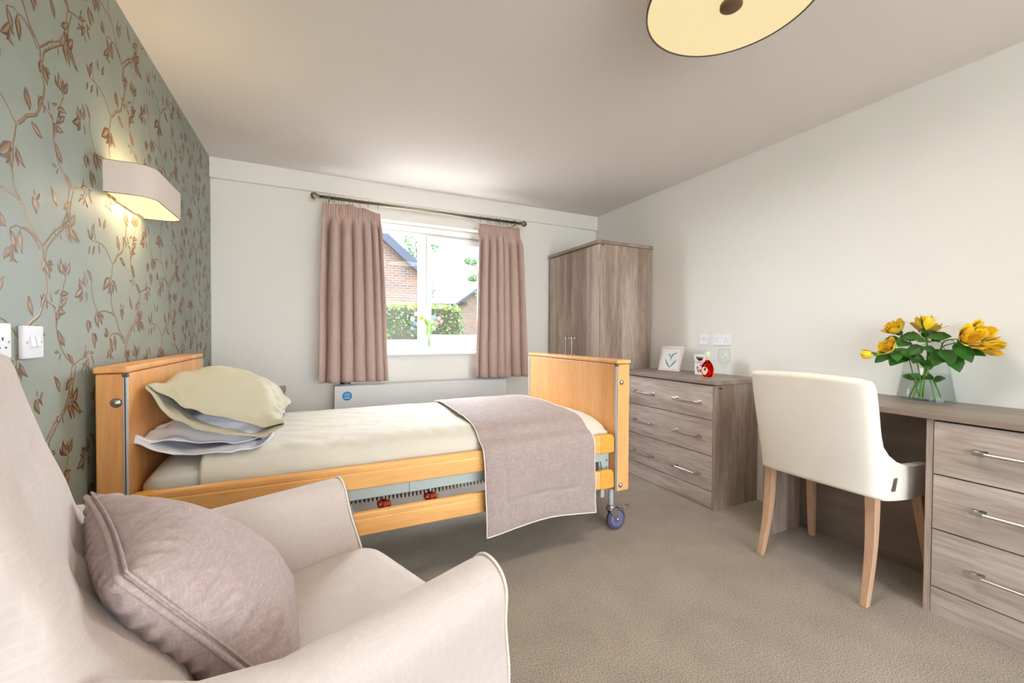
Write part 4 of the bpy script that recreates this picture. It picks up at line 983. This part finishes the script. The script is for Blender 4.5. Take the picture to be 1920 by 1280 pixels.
# ================================================================ CUSHION on the armchair
def cushion():
    # four corners: near-top B, far-top A_, near-bottom C_, far-bottom D_
    B, A_ = A(-.545, -.222, .800), A(-.562, .222, .792); C_, D_ = A(-.325, -.205, .505), A(-.215, .215, .49)
    C_ = A(-.335, -.215, .475)
    n = 54; front, rear = [], []
    nrm = (C_-B).cross(A_-B).normalized()
    if nrm.dot(AF) < 0: nrm = -nrm
    for i in range(n+1):
        rf, rr_ = [], []
        for j in range(n+1):
            s, t = i/n*2-1, j/n*2-1      # s: near..far, t: top..bottom
            pin = 1-.07*(1-t*t)*abs(s)**2.2; pin2 = 1-.07*(1-s*s)*abs(t)**2.2
            S, T_ = (s*pin+1)/2, (t*pin2+1)/2
            p = B.lerp(A_, S).lerp(C_.lerp(D_, S), T_)
            h = (max(0, (1-s*s))*max(0, (1-t*t)))**.42
            ed = 1-max(abs(s), abs(t)); gather = .006*math.exp(-(ed/.22)**2)*(1-math.exp(-(ed/.03)**2))
            g = gather*math.sin((s if abs(t) > abs(s) else t)*38+3*nz(s*2, t*2, 4))
            w_ = .011*nz(s*2.6, t*2.2, 3)+.006*nz(s*6, t*2.5, 7)
            rf.append(p+nrm*(.105*h+(w_*h)+g)); rr_.append(p-nrm*(.075*h+g+w_*.5*h))
        front.append(rf); rear.append(rr_)
    b = MB().grid(front).grid(rear, flip=True)
    o = b.build('cushion', MT['cushion'], smooth=True)
    tag(o, 'square mauve linen cushion propped on the armchair seat', 'cushion')
    edge = [front[i][0] for i in range(n)]+[front[n][j] for j in range(n)]+[front[n-i][n] for i in range(n)]+[front[0][n-j] for j in range(n)]
    MB().tube(edge, .0048, 8, closed=True).build('piped_seam', MT['cushion'], o, smooth=True)
    MB().tube([p+nrm*.009+Vector((0,0,.002)) for p in edge], .0022, 6, closed=True).build('stitch_ridge', MT['cushion'], o, smooth=True)
cushion()

# ================================================================ THINGS ON THE CHEST
TZ = .836
def pic_frame():
    P, Q = Vector((2.545, 2.532, TZ)), Vector((2.560, 2.330, TZ)); d = (Q-P).normalized(); W_ = (Q-P).length
    n = Vector((-abs(d.y), d.x*(1 if d.y < 0 else -1), 0)).normalized(); n = Vector((d.y, -d.x, 0)); n = n if n.x < 0 else -n
    up = (Vector((0, 0, 1))-n*.26).normalized(); H = .200; c0 = (P+Q)/2
    t = thing('picture_frame', c0, 'pale pink picture frame with a grey leaf print on the chest', 'picture frame')
    nn = up.cross(d).normalized(); nn = nn if nn.x < 0 else -nn
    def pt(a, b_, c_=0): return c0+d*a+up*b_+nn*c_
    fw = .018; fb = MB()
    for a, b_, ha, hb2 in ((0, fw/2, W_/2, fw/2), (0, H-fw/2, W_/2, fw/2), (-W_/2+fw/2, H/2, fw/2, H/2-fw), (W_/2-fw/2, H/2, fw/2, H/2-fw)):
        fb.obox(pt(a, b_), d*ha, up*hb2, nn*.008)
    fb.build('frame', MT['pink_frame'], t, bevel=.0015)
    MB().obox(pt(0, H/2, -.002), d*(W_/2-fw), up*(H/2-fw), nn*.002).build('print', MT['paper'], t)
    def stroke(pts, ws, k):
        pts = catmull([Vector((a, b_, 0)) for a, b_ in pts], 6); n_ = len(pts); rows = []
        for i, p in enumerate(pts):
            tt = (pts[min(i+1, n_-1)]-pts[max(i-1, 0)]).normalized(); w_ = interp(ws, i/(n_-1)); v = Vector((-tt.y, tt.x, 0))*w_
            rows.append([pt(p.x+v.x, p.y+v.y, .0006), pt(p.x-v.x, p.y-v.y, .0006)])
        MB().grid(rows).build('leaf_print', MT['grey_leaf'], t)
    stroke([(-.052, .096), (-.030, .060), (.0, .030)], [(0, .002), (.5, .008), (1, .005)], 0)
    stroke([(.052, .094), (.030, .062), (.0, .030)], [(0, .002), (.5, .009), (1, .003)], 0)
    stroke([(.055, .150), (.020, .138), (.002, .112), (0, .080)], [(0, .001), (.3, .007), (.6, .008), (1, .001)], 0)
    stroke([(-.036, .134), (-.014, .128), (.0, .100)], [(0, .001), (.4, .006), (1, .001)], 0)
    MB().obox(c0+Vector((.074, 0, 0))+Vector((0,0,.062)), d*.02, Vector((.022, 0, -.060)), Vector((.002, 0, .001))).build('strut', MT['back'], t)
pic_frame()
def choc():
    c0 = Vector((2.515, 2.105, TZ)); d = Vector((.0, -1, 0)); n = Vector((-1, 0, 0)); W_, H, D = .098, .148, .035
    t = thing('chocolate_box', c0, 'white chocolate box with red lettering between frame and bottle', 'box')
    P = []
    MB().prism([c0+d*(-W_*.44), c0+d*(W_*.44), c0+d*(W_*.52)+Vector((0,0,H)), c0+d*(-W_*.52)+Vector((0,0,H))], (D, 0, 0)).build('carton', MT['paper'], t, bevel=.002)
    def f(a, z): return c0+d*a+n*.0006+Vector((0,0,z))
    def poly(name, pts, m): MB().prism([f(a, z) for a, z in pts], (-.0004, 0, 0)).build(name, m, t)
    poly('top_band', [(-.034, .130), (.030, .128), (.026, .110), (.012, .102), (-.012, .104), (-.030, .116)], MT['brown_ink'])
    poly('top_flash', [(-.018, .116), (.018, .114), (.016, .103), (-.006, .100)], MT['red_ink'])
    text_on('brand_text', 'Raffaello', .026, f(0, .090)+n*.0008, (PI/2, 0, -PI/2), MT['pink_ink'], t)
    rnd = random.Random(2)
    for cx, cz, r, m in ((-.020, .052, .009, MT['brown_ink']), (-.018, .036, .008, MT['brown_ink']), (.022, .068, .009, MT['red_ink']), (.006, .068, .006, MT['brown_ink']), (-.002, .046, .006, MT['pink_ink']), (.008, .030, .012, MT['red_ink']), (-.010, .024, .009, MT['red_ink']), (.028, .052, .007, MT['brown_ink'])):
        poly('printed_motif', [(cx+r*math.cos(a)*rnd.uniform(.6, 1.2), cz+r*math.sin(a)*rnd.uniform(.6, 1.2)) for a in [2*PI*k/9 for k in range(9)]], m)
choc()
def bottle():
    c0 = Vector((2.432, 1.972, TZ)); t = thing('bottle', c0, 'small amber red liqueur bottle with a cream oval label', 'bottle')
    prof = [(0, .002), (.026, .0), (.034, .006), (.042, .022), (.0455, .045), (.0445, .062), (.038, .082), (.028, .098), (.018, .108), (.0125, .114), (.0115, .120), (.0115, .158), (.0, .158)]
    def fl(P): return P
    b = MB().lathe(c0, prof, 40); b.v = [(c0.x+(v[0]-c0.x)*.55, v[1], v[2]) if v[2] < c0.z+.11 else v for v in b.v]
    b.build('glass_body', MT['amber'], t, smooth=True)
    MB().lathe(c0, [(0, .176), (.011, .176), (.013, .172), (.013, .118), (.0118, .116)], 24).build('cap', MT['gold'], t, smooth=True)
    lp = []
    for k in range(28):
        a = 2*PI*k/28; y = .004+.026*math.cos(a)*(1 if True else 1); z = .046+.024*math.sin(a)-(.006 if math.sin(a) < -.9 else 0)
        lp.append((c0.x-.55*.0462*math.sqrt(max(0, 1-(y/.05)**2))-.0006, c0.y+y, c0.z+z))
    MB().prism(lp, (.001, 0, 0)).build('label', MT['cream_label'], t)
    MB().box(c0.x-.0268, c0.x-.0262, c0.y-.008, c0.y+.010, c0.z+.054, c0.z+.056).build('label_text', MT['brown_ink'], t)
    MB().tube([(c0.x-.005, c0.y-.045, c0.z+.1595), (c0.x-.008, c0.y, c0.z+.160), (c0.x-.005, c0.y+.040, c0.z+.156)], .0012, 5).build('tag_cord', MT['gold'], t)
bottle()
c0 = Vector((2.520, 1.912, TZ)); wg = thing('wine_glass', c0, 'clear stemmed wine glass on the chest under the double socket', 'glass')
MB().lathe(c0, [(0, .0), (.036, .0), (.037, .0015), (.034, .0035), (.015, .006), (.006, .012), (.0040, .022), (.0036, .065), (.005, .078), (.016, .088), (.030, .104), (.037, .124), (.0385, .145), (.036, .175), (.0315, .196), (.0304, .196), (.035, .174), (.0373, .145), (.0358, .124), (.029, .106), (.015, .0905), (.004, .086), (0, .0855)], 40).build('glass_bowl', MT['glass'], wg, smooth=True)

# ================================================================ FLOWERS: generic builders
def frame_of(d):
    d = Vector(d).normalized(); a = Vector((0,0,1)) if abs(d.z) < .9 else Vector((1,0,0)); u = d.cross(a).normalized(); return d, u, d.cross(u)
def rose_bloom(b, c, d, R, H, opn, seed):
    rnd = random.Random(seed); d, u, v = frame_of(d); c = Vector(c)
    layers = ((.30, 3, .0), (.50, 3, .25), (.74, 4, .5), (1.0, 5, 1.0))
    for rk, n, o in layers:
        for i in range(n):
            a0 = 2*PI*(i+rnd.random()*.35)/n+rk*2; wd = 2*PI/n*.78; rows = []
            fl = opn*o
            for a_ in range(7):
                t = a_/6; row = []
                for j in range(7):
                    s = j/6*2-1; a = a0+s*wd*(.35+.65*math.sin(PI*min(1, t*.85+.12)))*.62
                    rad = R*rk*(.25+.80*math.sin(PI/2*min(1, t*1.35)))+R*fl*.55*max(0, t-.55)**1.3*(1.6)
                    hh = H*(t*(1.02-.10*rk)) - fl*H*.35*max(0, t-.6)**1.1 - H*.10*s*s*t
                    rad += R*.05*math.sin(s*5+seed)*t
                    row.append(c+d*hh+(u*math.cos(a)+v*math.sin(a))*rad)
                rows.append(row)
            b.grid(rows)
def leaf_mesh(b, base, d, L, W_, nrm, curl=.15):
    d = Vector(d).normalized(); nrm = Vector(nrm); s_ = d.cross(nrm).normalized(); nn = s_.cross(d).normalized(); rows = []
    for i in range(9):
        t = i/8; w_ = W_*math.sin(PI*min(1, t**.75))**.85*.5*(1+.06*math.sin(i*9)); c_ = Vector(base)+d*L*t-nn*curl*L*t*t
        rows.append([c_+s_*w_+nn*w_*.25, c_+s_*w_*.5+nn*w_*.06, c_, c_-s_*w_*.5+nn*w_*.06, c_-s_*w_+nn*w_*.25])
    b.grid(rows)
VC = Vector((2.600, .910, .813))
vz = thing('glass_vase', VC, 'clear flared glass vase holding yellow roses on the desk', 'vase')
H = .212; rb, rt = .104, .072
MB().lathe(VC, [(0, .0005), (rb-.006, .0005), (rb, .006), (rb-.001, .012), (rt, H), (rt-.0015, H+.001), (rt-.003, H), (rb-.005, .016), (rb-.012, .011), (0, .011)], 56).build('glass_body', MT['glass'], vz, smooth=True)
zl = .132; rl = rb-.005+(rt-.003-(rb-.005))*(zl-.016)/(H-.016)-.0008
MB().lathe(VC, [(0, .0118), (rb-.013, .0118), (rb-.0062, .0168), (rl, zl), (0, zl)], 56).build('water', MT['water'], vz, smooth=True)
def rose(head, d, R, Hh, opn, seed, label, basexy, leaves, sep=1.0, mid=None):
    R *= 1.3; Hh *= 1.3; leaves = [(f, dl, L*1.2, W_*1.25) for f, dl, L, W_ in leaves]
    head = Vector(head); t = thing('rose', VC+Vector((basexy[0], basexy[1], .02)), label, 'rose', 'yellow roses in the glass vase')
    neck = VC+Vector((basexy[0]*-.25+(head.x-VC.x)*.10, basexy[1]*-.25+(head.y-VC.y)*.18, H+.0))
    dv = Vector(d).normalized()
    pts = catmull([VC+Vector((basexy[0], basexy[1], .016)), VC+Vector((basexy[0]*.4, basexy[1]*.4, .11)), neck, (neck+head)/2+Vector((0, 0, .02)) if mid is None else Vector(mid), head-dv*.015, head], 7)
    MB().tube(pts, [.0032-.0010*i/len(pts) for i in range(len(pts))], 8).build('stem', MT['stem'], t, smooth=True)
    b = MB(); rose_bloom(b, head, d, R, Hh, opn, seed); b.build('bloom', MT['rose'], t, smooth=True, recalc=False)
    sb_ = MB(); dd, u, v = frame_of(d); rnd = random.Random(seed)
    sb_.sphere(head-dd*.002, R*.36, 10, 6)
    for k in range(5):
        a = 2*PI*k/5+rnd.random(); o = u*math.cos(a)+v*math.sin(a); rows = []
        for i in range(8):
            s = i/7; w_ = R*.20*(1-s)**.7*math.sin(PI*min(1, s+.25)); cc = head+dd*Hh*1.15*s*sep*rnd.uniform(.97, 1.03)+o*(R*(.45+.75*s)+.012*s*s); sd = dd.cross(o)
            rows.append([cc+sd*w_, cc, cc-sd*w_])
        sb_.grid(rows)
    sb_.build('sepals', MT['leaf'], t, smooth=True, recalc=False)
    for (f, dl, L, W_) in leaves:
        p = pts[int(f*(len(pts)-1))]; b = MB(); dl = Vector(dl).normalized()
        b.tube([p, p+dl*.022+Vector((0,0,.003))], .0012, 5)
        leaf_mesh(b, p+dl*.020, dl, L, W_, (-.8, -.5, .6), .18)
        b.build('leaf', MT['leaf'], t, smooth=True, recalc=False)
rose((2.452, 1.045, 1.034), (-.25, .9, -.05), .017, .042, .1, 1, 'yellow rose bud stretching to the far left of the bouquet', (.05, -.04), [(.55, (-.6, .4, -.35), .062, .040), (.70, (-.3, .5, -.5), .058, .036)], mid=(2.53, .965, 1.060))
rose((2.512, 1.000, 1.055), (-.7, .45, .5), .030, .040, .9, 2, 'open yellow rose at mid left above the bud', (.03, -.05), [(.62, (-.3, .5, -.9), .065, .045), (.50, (-.8, .2, -.5), .060, .042), (.82, (-.6, -.3, -.3), .055, .036)])
rose((2.555, .995, 1.140), (-.5, .35, .75), .031, .046, .6, 3, 'full yellow rose at upper left of the bouquet', (-.03, -.045), [(.70, (-.4, .6, -.3), .060, .042), (.78, (-.4, -.7, -.1), .066, .044), (.62, (-.9, 0, -.2), .062, .048)])
rose((2.520, .885, 1.150), (-.05, .03, 1), .025, .052, .2, 4, 'upright yellow rose at the top front of the bouquet', (0, .01), [(.60, (-.9, -.1, .0), .066, .052), (.72, (-.5, -.7, -.1), .060, .042), (.55, (-.5, .6, -.6), .060, .044)], sep=1.25)
rose((2.615, .918, 1.135), (.0, -.15, 1), .038, .046, 1.0, 5, 'open yellow rose behind the upright one', (.02, .03), [(.70, (-.3, .7, .1), .060, .045), (.64, (-.3, -.8, .2), .064, .046)])
rose((2.550, .775, 1.102), (-.35, -.55, .25), .034, .058, .9, 6, 'large drooping yellow rose at right front', (-.04, .03), [(.62, (-.5, -.4, -.5), .075, .050), (.55, (-.7, -.1, -.6), .070, .048), (.75, (-.3, -.6, -.7), .070, .050)], mid=(2.575, .845, 1.075))
rose((2.622, .765, 1.118), (-.2, -.5, .35), .034, .056, .7, 7, 'yellow rose behind the large drooping one', (-.02, .05), [(.66, (0, -.6, -.8), .070, .050), (.55, (-.5, .1, .5), .060, .036)], mid=(2.61, .85, 1.10))
rose((2.578, .735, 1.078), (-.2, -.8, .02), .027, .060, .5, 8, 'yellow rose pointing out to the far right', (-.05, .0), [(.60, (-.4, -.5, -.7), .075, .052), (.70, (-.2, -.9, -.2), .06, .034), (.48, (-.7, .2, .3), .060, .036)], mid=(2.575, .83, 1.055))
for k, (p, d, L) in enumerate((((2.56, .93, 1.02), (-.8, .25, -.15), .075), ((2.56, .90, 1.01), (-.8, -.3, -.25), .07), ((2.60, .90, 1.02), (-.2, -.9, .35), .075), ((2.56, .96, 1.03), (-.4, .8, .3), .075))):
    f_ = thing('leafy_sprig', Vector(p), ('dark green rose leaf leaning over the vase rim, left of centre', 'dark green rose leaf leaning over the vase rim, right of centre', 'dark green sprig reaching right from the vase rim', 'dark green sprig reaching left from the vase rim')[k], 'leaves', 'leafy sprigs in the glass vase')
    b = MB().tube([VC+Vector((0.01*k-.02, .01*k, .03)), Vector(p)], .0022, 6); b.build('stem', MT['stem'], f_, smooth=True)
    rnd = random.Random(k+20)
    for q in range(3):
        b = MB(); dd = (Vector(d)+Vector((rnd.uniform(-.1, .1), rnd.uniform(-.7, .7), rnd.uniform(-.5, .7)))).normalized(); leaf_mesh(b, Vector(p), dd, L*rnd.uniform(.8, 1.05), .05, (-.8, -.5, .6), .15); b.build('leaf', MT['leaf'], f_, smooth=True, recalc=False)
    b = MB(); leaf_mesh(b, VC+Vector((-.005, .03-.02*k, .105)), Vector((-.4, .8-.5*k, .25)), .055, .034, (-.8, -.4, .4), .1); b.build('leaf', MT['leaf'], f_, smooth=True, recalc=False)

# window sill vase
SV = Vector((.918, 3.645, .966))
sv = thing('bud_vase', SV, 'small clear bud vase of pastel flowers on the window sill', 'vase')
MB().lathe(SV, [(0, 0), (.022, 0), (.031, .012), (.034, .032), (.029, .055), (.014, .080), (.012, .100), (.016, .118), (.0145, .118), (.0105, .100), (.0125, .081), (.027, .055), (.031, .032), (.028, .014), (.018, .004), (0, .004)], 28).build('glass_body', MT['glass'], sv, smooth=True)
fl = thing('flower_spray', SV+Vector((0, 0, .09)), 'spray of small white, blue, pink and yellow flowers in the bud vase', 'flowers')
heads = [((.845, 1.262), 'yellow_petal', .022), ((.772, 1.252), 'white_petal', .026), ((.802, 1.300), 'white_petal', .026), ((.840, 1.318), 'white_petal', .020), ((.962, 1.272), 'blue_petal', .030), ((1.005, 1.262), 'pink_petal', .026), ((.975, 1.222), 'pink_petal', .026), ((.790, 1.212), 'blue_petal', .026), ((.770, 1.170), 'blue_petal', .020), ((.955, 1.180), 'white_petal', .024), ((.935, 1.235), 'white_petal', .022), ((1.025, 1.235), 'pink_petal', .022)]
rnd = random.Random(4)
for (x, z), m, R in heads:
    p = Vector((x, SV.y+rnd.uniform(-.03, .02), z)); sd = MB().tube(catmull([SV+Vector((0, 0, .03)), SV+Vector((rnd.uniform(-.004, .004), 0, .11)), (SV+Vector((0, 0, .12))).lerp(p, .5)+Vector((0, 0, .02)), p], 5), .0012, 5).build('flower_stem', MT['fresh'], fl, smooth=True)
    b = MB()
    for k in range(6):
        a = 2*PI*k/6+rnd.random()*.3; dd = Vector((math.cos(a), -.35, math.sin(a))); leaf_mesh(b, p, dd, R, R*.9, (0, -1, 0), -.1)
    b.build('flower_head', MT[m], fl, smooth=True, recalc=False)
b = MB()
for k in range(34):
    t = rnd.uniform(.1, .9); s_ = rnd.choice((-1, 1)); p = SV+Vector((s_*.035*t*rnd.uniform(0, 1), rnd.uniform(-.01, .01), .12+.15*t)); leaf_mesh(b, p, Vector((s_*rnd.uniform(.1, .8), -.1, 1)), .05, .010, (0, -1, 0), .1)
b.build('foliage', MT['fresh'], fl, smooth=True, recalc=False)
